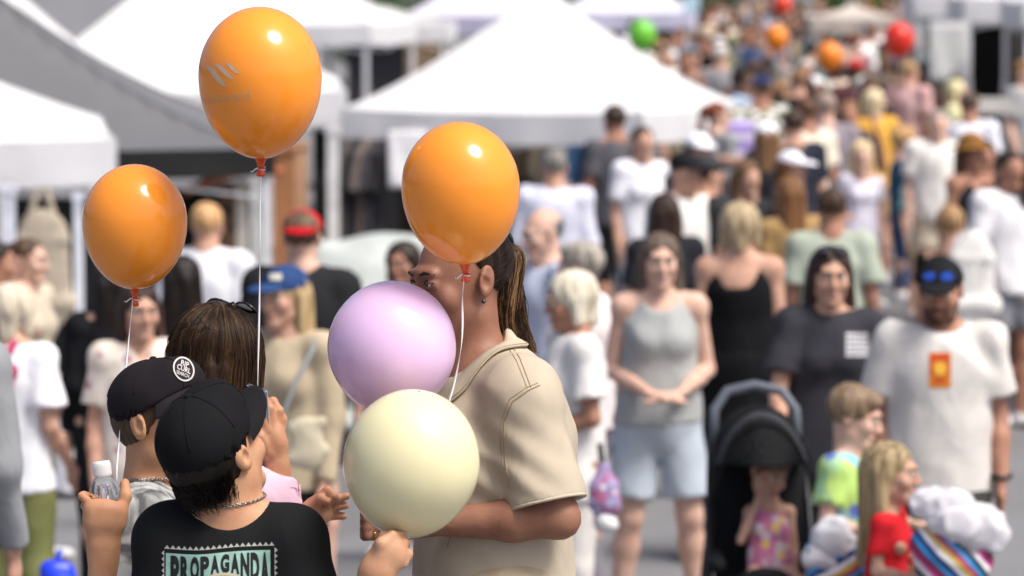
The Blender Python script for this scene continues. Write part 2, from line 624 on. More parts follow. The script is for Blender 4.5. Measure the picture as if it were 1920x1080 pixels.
def head_prims(c, M, s, sex='m', detail=True, neckto=None, nk=.055, smile=False):
    def q(x, y, z): return c + s * (M @ np.array([x, y, z]))
    f = 1.0 if sex == 'm' else 0.95
    def E(p, r, k=.02, op='+'): return ell(q(*p), np.array(r) * s, k * s, M, op)
    def C(a, b, ra, rb, k=.02, op='+', **kw): return cone(q(*a), q(*b), ra * s, rb * s, k * s, op=op, **kw)
    L = [E((0, .020, .032), (.076, .094, .083), .03),
         E((0, -.018, -.018), (.065 * f, .071, .088), .03),
         C((-.043 * f, .0, -.066), (0, -.058, -.100), .021, .021, .025),
         C((.043 * f, .0, -.066), (0, -.058, -.100), .021, .021, .025),
         E((0, -.070, -.103), (.024 * f, .019, .018), .018)]
    if detail:
        L += [E((-.042, -.060, -.030), (.022, .02, .024), .02), E((.042, -.060, -.030), (.022, .02, .024), .02),
              C((-.038, -.080, .022), (-.008, -.086, .022), .009, .010, .016), C((.038, -.080, .022), (.008, -.086, .022), .009, .010, .016),
              E((-.031, -.098, .002), (.017, .013, .0115), .012, '-'), E((.031, -.098, .002), (.017, .013, .0115), .012, '-'),
              C((0, -.086, .012), (0, -.106, -.034), .007, .0115, .010),
              E((-.0125, -.097, -.039), (.008, .010, .007), .006), E((.0125, -.097, -.039), (.008, .010, .007), .006),
              C((-.017, -.084, -.066), (.017, -.084, -.066), .0065, .0065, .008), C((0, -.090, -.064), (0, -.091, -.066), .006, .006, .008),
              C((-.014, -.084, -.078), (.014, -.084, -.078), .007, .007, .008),
              C((-.019, -.095, -.0715), (.019, -.095, -.0715), .0022, .0022, .003, '-')]
    else:
        L += [C((0, -.086, .012), (0, -.106, -.034), .008, .013, .012)]
    for sg in (-1, 1):
        L += [ell(q(sg * .080, .018, -.004), np.array((.0085, .020, .033)) * s, .008 * s, M @ rotx(R(-14)) @ rotz(R(sg * 14)))]
        if detail:
            L += [ell(q(sg * .0905, .013, -.006), np.array((.0100, .0095, .015)) * s, .004 * s, M, '-'), ell(q(sg * .0915, .020, .014), np.array((.0070, .007, .011)) * s, .004 * s, M, '-')]
    if neckto is not None:
        L += [cone(q(0, .022, -.055), neckto, nk * s * .98, nk * s * 1.08, .03 * s)]
    return L

def hand_prims(wr, tip, side, s=1.0, thumb=None, simple=True):
    d = nrm(tip - wr)
    Ln = 0.085 * s
    pc = wr + d * Ln * 0.85
    # palm normal: roughly inwards for hanging arms
    n = nrm(np.cross(d, np.array([0, 1.0, 0.15]))) if abs(d[1]) < 0.9 else np.array([0, 0, 1.0])
    w = nrm(np.cross(n, d))
    L = [cone(wr, pc, .025 * s, .038 * s, .02 * s, flat=.55, n=n),
         cone(pc, pc + d * .085 * s, .036 * s, .022 * s, .02 * s, flat=.5, n=n)]
    t = w if w[1] < 0 else -w
    L += [cone(wr + d * .03 * s + t * .015 * s, wr + d * .085 * s + t * .048 * s, .014 * s, .010 * s, .012 * s)]
    return L

def body_prims(S, detail=True, hands=True, smile=False):
    k, kw = S['k'], S['kw']; M = tframe(S); sx = S['sex']
    m = sx == 'm'
    lat, back, up = M[:, 0], M[:, 1], M[:, 2]
    L = [ell(S['chest'] + up * .03 * k, np.array(((.155 if m else .135) * kw, .105 * kw, .17)) * k, .05 * k, M),
         ell((S['chest'] * .55 + S['pel'] * .45) - up * .02 * k, np.array(((.138 if m else .118) * kw, .098 * kw, .16)) * k, .05 * k, M),
         ell(S['pel'], np.array(((.155 if m else .165) * kw, .118 * kw, .125)) * k, .05 * k, M)]
    L += [cone(S['shL'], S['shR'], .048 * k, .048 * k, .05 * k),
          cone(S['neck'] + up * .02 * k, S['shL'] + up * .01 * k, .046 * k, .034 * k, .04 * k),
          cone(S['neck'] + up * .02 * k, S['shR'] + up * .01 * k, .046 * k, .034 * k, .04 * k)]
    if not m:
        for sg in (-1, 1):
            L.append(ell(S['chest'] + lat * sg * .065 * k - back * .085 * k * kw - up * .01 * k, np.array((.058, .05, .055)) * k * kw, .03 * k, M))
    ar = (.9 if not m else 1.0) * (0.5 + 0.5 * kw) * k
    for sd in 'LR':
        L += [ell(S['sh' + sd], np.array((.056, .056, .056)) * ar, .04 * k),
              cone(S['sh' + sd], S['el' + sd], .052 * ar, .038 * ar, .03 * k),
              cone(S['el' + sd], S['el' + sd] * .65 + S['wr' + sd] * .35, .037 * ar, .041 * ar, .02 * k),
              cone(S['el' + sd] * .65 + S['wr' + sd] * .35, S['wr' + sd], .041 * ar, .026 * ar, .02 * k)]
        if hands: L += hand_prims(S['wr' + sd], S['hd' + sd], sd, k * 1.0)
        lw = (0.4 + 0.6 * kw) * k
        L += [cone(S['hip' + sd], S['kn' + sd], .088 * lw, .056 * lw, .05 * k),
              cone(S['kn' + sd], S['kn' + sd] * .68 + S['an' + sd] * .32 + np.array([0, .018, 0]) * k, .052 * lw, .056 * lw, .03 * k),
              cone(S['kn' + sd] * .68 + S['an' + sd] * .32 + np.array([0, .018, 0]) * k, S['an' + sd], .056 * lw, .036 * k, .03 * k),
              cone(S['an' + sd] + np.array([0, .02, -.03]) * k, S['to' + sd], .036 * k, .028 * k, .03 * k)]
    L += head_prims(S['head'], S['HM'], S['hs'], sx, detail, S['neck'] + np.array([0, 0, -.02]) * k, .057 if m else .049, smile)
    return L

def head_fine(S, hf, r=.125):
    c = S['head']; s = S['hs']
    return tuple([(c[i] - r * s, c[i] + r * s, hf)] for i in range(3))

def top_prims(S, kind='tee', ease=1.0, hem=None, bulk=1.0, neckr=.075, vneck=0.0):
    """kind: tee, tank, long, dress, crop"""
    k, kw = S['k'], S['kw'] * bulk; M = tframe(S); m = S['sex'] == 'm'
    lat, back, up = M[:, 0], M[:, 1], M[:, 2]
    e = .014 * ease * k
    cw = (.160 if m else .140) * kw * k + e; cd = (.110 if m else .106) * kw * k + e
    hem = hem if hem is not None else .84
    hp = S['pel'] + up * (hem - .95) * k
    L = [ell(S['chest'] + up * .03 * k, (cw, cd, .175 * k), .05 * k, M),
         cone(S['chest'], hp, cw * 1.0, ((.165 if m else .172) * kw * k + e * 1.4), .05 * k, flat=.72, n=back, cap=True)]
    if not m:
        for sg in (-1, 1):
            L.append(ell(S['chest'] + lat * sg * .062 * k - back * .088 * k * kw - up * .01 * k, np.array((.064, .055, .062)) * k * kw, .05 * k, M))
    if kind == 'dress':
        L.append(cone(S['chest'] - up * .16 * k, hp, .135 * kw * k + e, .22 * kw * k + e, .05 * k, flat=.8, n=back, cap=True))
    if kind in ('tank', 'strap', 'dressstrap'):
        for sd in 'LR':
            s_ = S['sh' + sd] * .78 + S['neck'] * .22
            L += [cone(s_ + up * .005 * k, S['chest'] + (s_ - S['neck']) * .8, .036 * k, .06 * k, .02 * k)]
    else:
        L += [cone(S['shL'], S['shR'], .054 * k + e * .6, .054 * k + e * .6, .05 * k),
              cone(S['neck'] + up * .008 * k, S['shL'] + up * .012 * k, .046 * k, .042 * k, .03 * k),
              cone(S['neck'] + up * .008 * k, S['shR'] + up * .012 * k, .046 * k, .042 * k, .03 * k)]
        ar = (.9 if not m else 1.0) * (0.5 + 0.5 * kw) * k
        for sd in 'LR':
            sh, elb, wr = S['sh' + sd], S['el' + sd], S['wr' + sd]
            L.append(ell(sh, np.array((.062, .062, .062)) * ar + e * .5, .04 * k))
            if kind in ('tee', 'dress', 'crop'):
                fr = .72
                L.append(cone(sh, sh + (elb - sh) * fr, .060 * ar + e * .7, .060 * ar + e * 1.6, .03 * k, cap=True))
            elif kind == 'long':
                L.append(cone(sh, elb, .060 * ar + e * .7, .050 * ar + e * .8, .03 * k))
                L.append(cone(elb, elb + (wr - elb) * .97, .050 * ar + e * .8, .036 * ar + e * .5, .03 * k, cap=True))
    n = S['neck']
    L.append(cone(n + up * .015 * k - back * (.012 + vneck * .3) * k, n + up * .14 * k - back * .02 * k, neckr * .86 * k, neckr * k, .012 * k, op='-'))
    if kind in ('tank', 'strap', 'dressstrap'):
        L.append(ell(n - back * .06 * k - up * .02 * k, np.array((.075, .06, .075)) * k, .015 * k, M, '-'))
        if kind != 'tank':
            L.append(ell(n + back * .07 * k - up * .06 * k, np.array((.085, .06, .12)) * k, .02 * k, M, '-'))
    if vneck:
        L.append(ell(n - back * .08 * k - up * vneck * .5 * k, np.array((.035, .06, vneck)) * k, .01 * k, M, '-'))
    return L

def bottom_prims(S, kind='trousers', ease=1.0, hem=None):
    k, kw = S['k'], S['kw']; M = tframe(S); m = S['sex'] == 'm'
    lat, back, up = M[:, 0], M[:, 1], M[:, 2]
    e = .012 * ease * k; lw = (0.4 + 0.6 * kw) * k
    L = [ell(S['pel'], np.array(((.158 if m else .167) * kw * k + e, .12 * kw * k + e, .125 * k)), .04 * k, M),
         cone(S['pel'] + up * .09 * k, S['pel'] - up * .04 * k, (.14 if m else .13) * kw * k + e, .155 * kw * k + e, .04 * k, flat=.75, n=back, capa=True)]
    if kind == 'skirt':
        hz = hem if hem is not None else .5
        L.append(cone(S['pel'], np.array([S['pel'][0], S['pel'][1], hz * k]), .15 * kw * k + e, .24 * kw * k, .04 * k, flat=.8, n=back, cap=True))
        return L
    for sd in 'LR':
        h, kn, an = S['hip' + sd], S['kn' + sd], S['an' + sd]
        if kind == 'shorts':
            fr = hem if hem is not None else .72
            L.append(cone(h, h + (kn - h) * fr, .088 * lw + e, .080 * lw + e * 1.4, .02 * k, cap=True))
        else:
            L.append(cone(h, kn, .092 * lw + e, .062 * lw + e, .04 * k))
            L.append(cone(kn, kn + (an - kn) * .97, .062 * lw + e, .048 * k + e * .8, .03 * k, cap=True))
    return L

def shoe_prims(S, sd):
    k = S['k']; an, to = S['an' + sd], S['to' + sd]
    d = nrm((to - an) * np.array([1, 1, 0.0]))
    base = an.copy(); base[2] -= .045 * k
    a = base - d * .05 * k; b = base + d * .17 * k; b[2] = min(b[2], to[2] + .01 * k)
    return [cone(a, b, .042 * k, .040 * k, .03 * k, flat=.8, n=(0, 0, 1)), cone(an + np.array([0, 0, .0]), base, .042 * k, .045 * k, .03 * k)]

def hair_prims(S, kind, sex='f'):
    c, M, s = S['head'], S['HM'], S['hs']
    def q(x, y, z): return c + s * (M @ np.array([x, y, z]))
    def E(p, r, k=.02, op='+', MM=None): return ell(q(*p), np.array(r) * s, k * s, M if MM is None else M @ MM, op)
    def C(a, b, ra, rb, k=.025, op='+', **kw): return cone(q(*a), q(*b), ra * s, rb * s, k * s, op=op, **kw)
    def Hf(p, n, k=.012): return half(q(*p), M @ np.array(n, float), k * s)
    face = E((0, -.090, -.035), (.060, .075, .098), .015, '-')
    if kind == 'short':
        return [E((0, .022, .038), (.083, .099, .088)), Hf((0, -.062, .062), (0, -.72, -.62)), E((0, -.075, -.01), (.068, .06, .075), .015, '-')]
    if kind == 'bald':
        return [E((0, .022, .030), (.082, .098, .084)), Hf((0, .02, .035), (0, -.45, .9)), Hf((0, -.01, .0), (0, -.72, -.62)), E((0, -.075, -.01), (.072, .075, .095), .015, '-')]
    if kind == 'mop':
        return [E((0, .022, .034), (.090, .104, .092)), E((0, -.045, .075), (.062, .05, .032)), Hf((0, -.03, -.01), (0, -.45, -.8)), E((0, -.085, -.03), (.066, .06, .075), .02, '-')]
    if kind == 'pony':
        return [E((0, .022, .036), (.082, .099, .087)), Hf((0, -.062, .058), (0, -.75, -.55)), E((0, -.075, -.01), (.07, .062, .08), .015, '-'),
                E((0, .115, .06), (.03, .032, .03)), C((0, .135, .045), (0, .155, -.10), .026, .030), C((0, .155, -.10), (0, .135, -.24), .030, .010)]
    if kind == 'bun':
        return [E((0, .022, .036), (.083, .099, .087)), Hf((0, -.062, .058), (0, -.75, -.55)), E((0, -.075, -.01), (.07, .062, .08), .015, '-'),
                E((0, .095, .085), (.042, .042, .040))]
    if kind == 'bob':
        return [E((0, .024, .030), (.097, .108, .094)), C((-.068, .02, .0), (-.070, .015, -.085), .036, .030), C((.068, .02, .0), (.070, .015, -.085), .036, .030),
                C((0, .075, .0), (0, .07, -.09), .055, .045), face]
    # long
    ln = -.30 if kind == 'long' else -.19
    return [E((0, .022, .036), (.088, .103, .089)),
            C((-.066, .025, .0), (-.080, .030, ln), .035, .030), C((.066, .025, .0), (.080, .030, ln), .035, .030),
            C((-.03, .080, .0), (-.04, .095, ln - .03), .05, .036, flat=.8), C((.03, .080, .0), (.04, .095, ln - .03), .05, .036), face]

def strand_disp(S, amp=.004, f=9):
    c = S['head']
    def fn(P):
        a = np.arctan2(P[:, 1] - c[1], P[:, 0] - c[0])
        z = P[:, 2] - c[2]
        return amp * (np.sin(a * f + 3 * np.sin(z * 11)) * .6 + np.sin(a * f * 2.7 + 5 * np.sin(z * 7 + 1)) * .4)
    return fn

def cap_prims(S, back=False, brim=True):
    c, M, s = S['head'], S['HM'], S['hs']
    A = rotz(math.pi) if back else np.eye(3)
    def q(x, y, z): return c + s * (M @ (A @ np.array([x, y, z])))
    MM = M @ A
    dome = [ell(q(0, .018, .042), np.array((.089, .106, .088)) * s, .02 * s, MM), half(q(0, 0, .035), MM @ np.array([0, .10, -1.0]), .006 * s)]
    br = [ell(q(0, -.105, .040), np.array((.076, .088, .020)) * s, .01 * s, MM @ rotx(R(6))),
          ell(q(0, -.100, .022), np.array((.10, .115, .020)) * s, .004 * s, MM @ rotx(R(6)), '-'), half(q(0, -.075, 0), MM @ np.array([0, 1.0, 0]), .004 * s)]
    return dome, br

_uv = None
def ball_mesh():
    global _uv
    if _uv is None:
        m = MB(); m.lathe([(math.sin(t), math.cos(t)) for t in np.linspace(math.pi - .02, .02, 9)], 12); _uv = m.mesh('eyeball')
    return _uv

def add_face(root, S, brow='#3a2a20', lips='#a8605a', eyes='#3b2a1c', smile=False, glasses=None):
    c, M, s = S['head'], S['HM'], S['hs']
    def q(x, y, z): return Vector(c + s * (M @ np.array([x, y, z])))
    rot = Matrix(M.tolist()).to_euler()
    for sg in (-1, 1):
        o = obj('eye', ball_mesh(), solid('#d8d2ca', .25, var=.02), root, q(sg * .031, -.0795, .002), rot, (.0125 * s,) * 3)
        obj('iris', ball_mesh(), solid(eyes, .15, var=.1), o, (0, -.62, 0), None, (.5, .42, .5))
        m = MB()
        m.tube([q(sg * .014, -.0955, .021), q(sg * .030, -.0945, .026), q(sg * .047, -.080, .021)], [.0028 * s, .0034 * s, .0016 * s], 6)
        m.build('eyebrow', hairm(brow), root)
        m = MB()
        m.tube([q(sg * .0165, -.0885, .004), q(sg * .031, -.0925, .0105), q(sg * .046, -.083, .004)], .0016 * s, 5)
        m.build('eyelash', solid('#1c1411', .6), root)
    w = .021 if not smile else .026
    up = .0045 if smile else 0
    m = MB()
    m.tube([q(-w, -.080, -.070 + up), q(-.009, -.0915, -.0665), q(0, -.0930, -.0678), q(.009, -.0915, -.0665), q(w, -.080, -.070 + up)], [.0015 * s, .0045 * s, .005 * s, .0045 * s, .0015 * s], 8)
    m.tube([q(-w * .9, -.080, -.072 + up), q(-.009, -.0895, -.0775), q(.009, -.0895, -.0775), q(w * .9, -.080, -.072 + up)], [.0015 * s, .0052 * s, .0052 * s, .0015 * s], 8)
    m.build('lips', solid(lips, .4), root)
    if smile:
        m = MB(); m.tube([q(-.018, -.088, -.0705), q(0, -.0935, -.0725), q(.018, -.088, -.0705)], .0032 * s, 6)
        m.build('teeth', solid('#e8e2d8', .3, var=.02), root)
    if glasses:
        add_glasses(root, S, glasses, (-.103, .002))

def add_glasses(root, S, hexc, yz, lens='#15171a', tilt=0.0, name='sunglasses', wid=.066, lens_h=.019, rough=.08, temples=True):
    c, M, s = S['head'], S['HM'], S['hs']
    y, z = yz
    def q(a, b, d):
        v = rotx(tilt) @ np.array([0, b, d]); return Vector(c + s * (M @ np.array([a, y + v[1], z + v[2]])))
    m = MB()
    for sg in (-1, 1):
        ring = [q(sg * .034 + .027 * math.cos(t), .010 * abs(math.cos(t)) ** 2 * (1 if sg * math.cos(t) > 0 else 0), lens_h * math.sin(t)) for t in np.linspace(0, 2 * math.pi, 17)]
        m.tube(ring, .0026 * s, 6)
        if temples: m.tube([q(sg * .060, .006, .006), q(sg * .074, .03, .006), q(sg * .078, .11, .004), q(sg * .074, .135, -.012)], .0026 * s, 6)
    m.tube([q(-.008, 0, .006), q(0, -.003, .008), q(.008, 0, .006)], .0026 * s, 6)
    g = m.build(name, solid(hexc, .25), root)
    for sg in (-1, 1):
        m = MB(); n = 16
        cen = q(sg * .034, -.003, 0); m.v.append(tuple(cen))
        for i in range(n):
            t = 2 * math.pi * i / n
            m.v.append(tuple(q(sg * .034 + .026 * math.cos(t), .008 * abs(math.cos(t)) ** 2 * (1 if sg * math.cos(t) > 0 else 0), (lens_h - .001) * math.sin(t))))
        for i in range(n): m.f.append((0, 1 + i, 1 + (i + 1) % n))
        m.build('lens', solid(lens, rough, spec=.9, coat=.8), g)
    return g

_tmpl = {}
def part_mesh(key, fn):
    if key not in _tmpl: _tmpl[key] = mesh_np(str(key[0]), *fn())
    return _tmpl[key]

SKINS = {'pale': '#d8b4a0', 'fair': '#c79f88', 'tan': '#ad8069', 'olive': '#a07657', 'brown': '#74503c'}

def person(px, py, H, rot, label, sex='f', arms=('down', 'down'), legs=('stand', 'stand'), top=('tee', '#ffffff'), bottom=('trousers', '#223'),
           hair=('long', '#3a281c'), sk='fair', hat=None, shoes='#dddddd', lod=1, bulk=1.0, yaw=0, pitch=0, roll=0, hs=None, lean=0, twist=0,
           ease=1.0, hem=None, bhem=None, smile=False, brow=None, beard=None, vneck=0.0, group=None, place=None, seed=0, glasses=None, tmat=None, bmat=None, hmat=None, neckr=.075, hidden_face=False, s=None):
    """lod 1: own finely meshed figure; lod 2: crowd figure sharing meshes"""
    if s is not None:                 # size in the picture known: the height follows from where the feet stand
        p = at(px, py, FP / s); place = (p.x, p.y, ground(p.x, p.y)); H = p.z - place[2]
    if lod == 2:
        Hq = 1.75 if H > 1.45 else 1.3
        fs = H / Hq
        hsq = None if H > 1.45 else .93
    else:
        Hq, fs, hsq = H, 1.0, hs
    S = skeleton(Hq, sex, arms, legs, yaw, pitch, roll, hsq, bulk, lean, twist)
    if place is None:
        loc, _ = stand(px, py, H)
    else:
        loc = Vector(place)
    root = empty('person', loc, R(rot))
    if lod == 2: root.scale = (fs, fs, fs)
    tag(root, label, 'person', group)
    base = (sex, arms, legs, yaw, pitch, bulk, Hq, lean) if lod == 2 else (id(root),)
    hb, ht, hh = (.014, .012, .008) if lod == 1 else (.024, .022, .014)
    nz = make_noise(seed + 3, 26, (1, 1, .5)); nz3 = make_noise(seed + 203, 15, (1, 1, .45))
    body = obj('body', part_mesh(('body',) + base, lambda: field_mesh(body_prims(S, lod == 1), hb, head_fine(S, .0055 if lod == 1 else .012))), skin(SKINS.get(sk, sk)), root)
    tk, tc = top[0], top[1]
    if tk != 'none':
        tp = lambda: field_mesh(top_prims(S, {'dressstrap': 'strap'}.get(tk, tk) if tk != 'dressstrap' else 'strap', ease, hem, 1.0, neckr, vneck), ht, disp=lambda P: .003 * nz(P) + .013 * (np.abs(nz3(P)) * 2 - .45))
        obj('dress' if tk in ('dress', 'dressstrap') else 'top', part_mesh(('top', tk, ease, hem, vneck, neckr) + base, tp), tmat or cloth(tc), root)
    bk, bc = bottom
    if bk != 'none':
        cutz = S['pel'][2] + ((hem if hem is not None else .84) + .035 - .95) * S['k'] if tk in ('tee', 'long', 'tank') else None
        bp = lambda: field_mesh(bottom_prims(S, bk, ease, bhem) + ([half((0, 0, cutz), (0, 0, 1))] if cutz else []), ht, disp=lambda P: .010 * (np.abs(nz3(P)) * 2 - .45))
        obj(bk, part_mesh(('bottom', bk, ease, bhem, cutz) + base, bp), bmat or cloth(bc), root)
    if shoes:
        for sd in 'LR':
            obj('shoe', part_mesh(('shoe', sd) + base, lambda: field_mesh(shoe_prims(S, sd), .012 if lod == 1 else .02)), solid(shoes, .6), root)
    if hair and hair[0] != 'none':
        hp = lambda: field_mesh(hair_prims(S, hair[0], sex), hh, disp=strand_disp(S))
        hk, hc = hair[0], hair[1]
        obj('hair', part_mesh(('hair', hk) + base, hp), hmat or hairm(hc, hair[2] if len(hair) > 2 else None), root)
    if hat:
        dome, br = cap_prims(S, back=hat[0] == 'capback')
        if hat[0] == 'brimhat':
            c, M, s_ = S['head'], S['HM'], S['hs']
            hp = lambda: field_mesh([ell(c + s_ * (M @ np.array([0, .018, .07])), np.array((.088, .104, .085)) * s_, .02, M),
                                     ell(c + s_ * (M @ np.array([0, .015, .045])), np.array((.165, .18, .012)) * s_, .02, M)], .008)
            obj('sun_hat', part_mesh(('brimhat',) + base, hp), cloth(hat[1]), root)
        else:
            cp = obj('cap', part_mesh(('cap', hat[0]) + base, lambda: field_mesh(dome, .007 if lod == 1 else .014)), cloth(hat[1], .8, .3), root)
            obj('brim', part_mesh(('brim', hat[0]) + base, lambda: field_mesh(br, .006)), cloth(hat[2] if len(hat) > 2 else hat[1], .8, .2), cp)
    if lod == 1 and not hidden_face:
        add_face(root, S, brow or (hair[1] if hair else '#3a2a20'), smile=smile, glasses=glasses)
    if beard:
        c, M, s_ = S['head'], S['HM'], S['hs']
        q = lambda x, y, z: c + s_ * (M @ np.array([x, y, z]))
        bp = [cone(q(-.06, -.005, -.045), q(-.036, -.05, -.095), .014 * s_, .02 * s_, .02), cone(q(.06, -.005, -.045), q(.036, -.05, -.095), .014 * s_, .02 * s_, .02),
              cone(q(-.036, -.05, -.095), q(.036, -.05, -.095), .024 * s_, .024 * s_, .02), ell(q(0, -.075, -.104), np.array((.034, .022, .024)) * s_, .02, M),
              cone(q(-.024, -.088, -.060), q(.024, -.088, -.060), .0075 * s_, .0075 * s_, .006), cone(q(-.026, -.085, -.062), q(-.03, -.07, -.09), .007 * s_, .01 * s_, .01), cone(q(.026, -.085, -.062), q(.03, -.07, -.09), .007 * s_, .01 * s_, .01)]
        obj('beard', mesh_np('beard', *field_mesh(bp, .005)), hairm(beard), root)
    root['_s'] = H
    return root, S

# ------------------------------------------------------------------ the place: street, trees, stalls
def asphalt():
    m, nt, b = _new('asphalt')
    n1 = _noise(nt, 0.5, 5); n2 = _noise(nt, 90, 3)
    r1 = _ramp(nt, n1.outputs[0], [(0.3, lin('#6f6f70')), (0.7, lin('#88888a'))])
    r2 = _ramp(nt, n2.outputs[0], [(0.35, (.7, .7, .7, 1)), (0.65, (1.1, 1.1, 1.1, 1))])
    mx = nt.nodes.new('ShaderNodeMixRGB'); mx.blend_type = 'MULTIPLY'; mx.inputs[0].default_value = 1
    nt.links.new(r1.outputs[0], mx.inputs[1]); nt.links.new(r2.outputs[0], mx.inputs[2])
    nt.links.new(mx.outputs[0], b.inputs['Base Color'])
    b.inputs['Roughness'].default_value = 0.9
    _bump(nt, n2.outputs[0], b, 0.4, 0.01)
    return m

def make_ground():
    xs = np.concatenate([[-900, -300, -100, -50, -30], np.arange(-20, 20.1, .5), [30, 50, 100, 300, 900]])
    ys = np.concatenate([[-900, -300, -80, -30, -15], np.arange(-10, 60.1, .5), np.arange(65, 160, 8), [250, 500, 1500]])
    V = [(x, y, ground(x, y)) for y in ys for x in xs]
    nx = len(xs)
    Fc = [(j * nx + i, j * nx + i + 1, (j + 1) * nx + i + 1, (j + 1) * nx + i) for j in range(len(ys) - 1) for i in range(nx - 1)]
    o = obj('street', mesh_np('street', np.array(V), np.array(Fc)), asphalt())
    tag(o, 'grey asphalt street surface under the market crowd', kind='structure')
make_ground()

leaf_m = []
for hx in ('#3f5a26', '#56742f'):
    leaf_m.append(solid(hx, .6, var=.25, scale=3, name='leaf'))
def leaf_mesh(n, rx, ry, rz, seed, size=.16):
    rs = np.random.RandomState(seed)
    nb = 16
    cen = rs.normal(size=(nb, 3)); cen /= np.linalg.norm(cen, axis=1)[:, None]; cen *= rs.uniform(.3, .85, (nb, 1))
    p = cen[rs.randint(0, nb, n)] + rs.normal(size=(n, 3)) * .2
    p *= np.array([rx, ry, rz])
    a = rs.normal(size=(n, 3)); a /= np.linalg.norm(a, axis=1)[:, None]
    b = np.cross(a, rs.normal(size=(n, 3))); b /= np.linalg.norm(b, axis=1)[:, None]
    s = rs.uniform(.6, 1.3, (n, 1)) * size
    V = np.stack([p - a * s, p - b * s * .5, p + a * s, p + b * s * .5], 1).reshape(-1, 3)
    return mesh_np('crown', V, np.arange(4 * n).reshape(-1, 4), False)

def tree(x, y, h, seed, label):
    z = ground(x, y)
    root = empty('tree', (x, y, z)); tag(root, label, 'tree', 'street trees at the far end')
    m = MB(); rnd = random.Random(seed)
    m.tube([(0, 0, -.1), (.05, 0, h * .2), (-.03, .05, h * .45), (.1, 0, h * .8)], [.22, .17, .13, .04], 8)
    for i in range(5):
        a = rnd.uniform(0, 6.28); z0 = h * rnd.uniform(.28, .55)
        m.tube([(0, 0, z0), (.6 * math.cos(a), .6 * math.sin(a), z0 + .5), (1.5 * math.cos(a), 1.5 * math.sin(a), z0 + 1.3)], [.09, .07, .02], 6)
    m.build('trunk', solid('#5a4a3b', .9, var=.2, scale=8), root)
    obj('crown', leaf_mesh(2600, h * .36, h * .36, h * .36, seed), leaf_m[seed % 2], root, (0, 0, h * .64))

for i, (x, y, h) in enumerate([(-7.5, 112, 8.5), (-2.2, 118, 7), (3.4, 116, 8), (9.2, 110, 9), (15, 96, 8)]):
    tree(x, y, h, 10 + i, ['broad green street tree far behind the left stalls', 'second green street tree from the left at the street end',
         'green street tree at the street end beyond the middle crowd', 'tall green street tree behind the right crowd', 'green street tree far out behind the right stalls'][i])
def hedge(x, y, w, h, seed, label):
    root = empty('hedge', (x, y, ground(x, y))); tag(root, label, 'hedge', 'hedges closing the street end')
    obj('foliage', leaf_mesh(2200, w / 2, .9, h / 2, seed, .13), leaf_m[seed % 2], root, (0, 0, h / 2))
    m = MB()
    for i in range(7):
        xx = (i - 3) * w / 8
        m.tube([(xx, 0, -.05), (xx + .1, .1, h * .5), (xx - .05, 0, h * .8)], [.05, .04, .02], 6)
    m.build('stem', solid('#4d4033', .9), root)
for i, (x, y, w) in enumerate([(-3.6, 96, 5), (.4, 100, 4), (5.2, 101, 4.6), (9.6, 99, 4.2)]):
    hedge(x, y, w, 2.6, 40 + i, ['clipped green hedge left of the street end', 'green hedge behind the far white tents', 'green hedge beyond the densest crowd', 'green hedge right of the street end'][i])

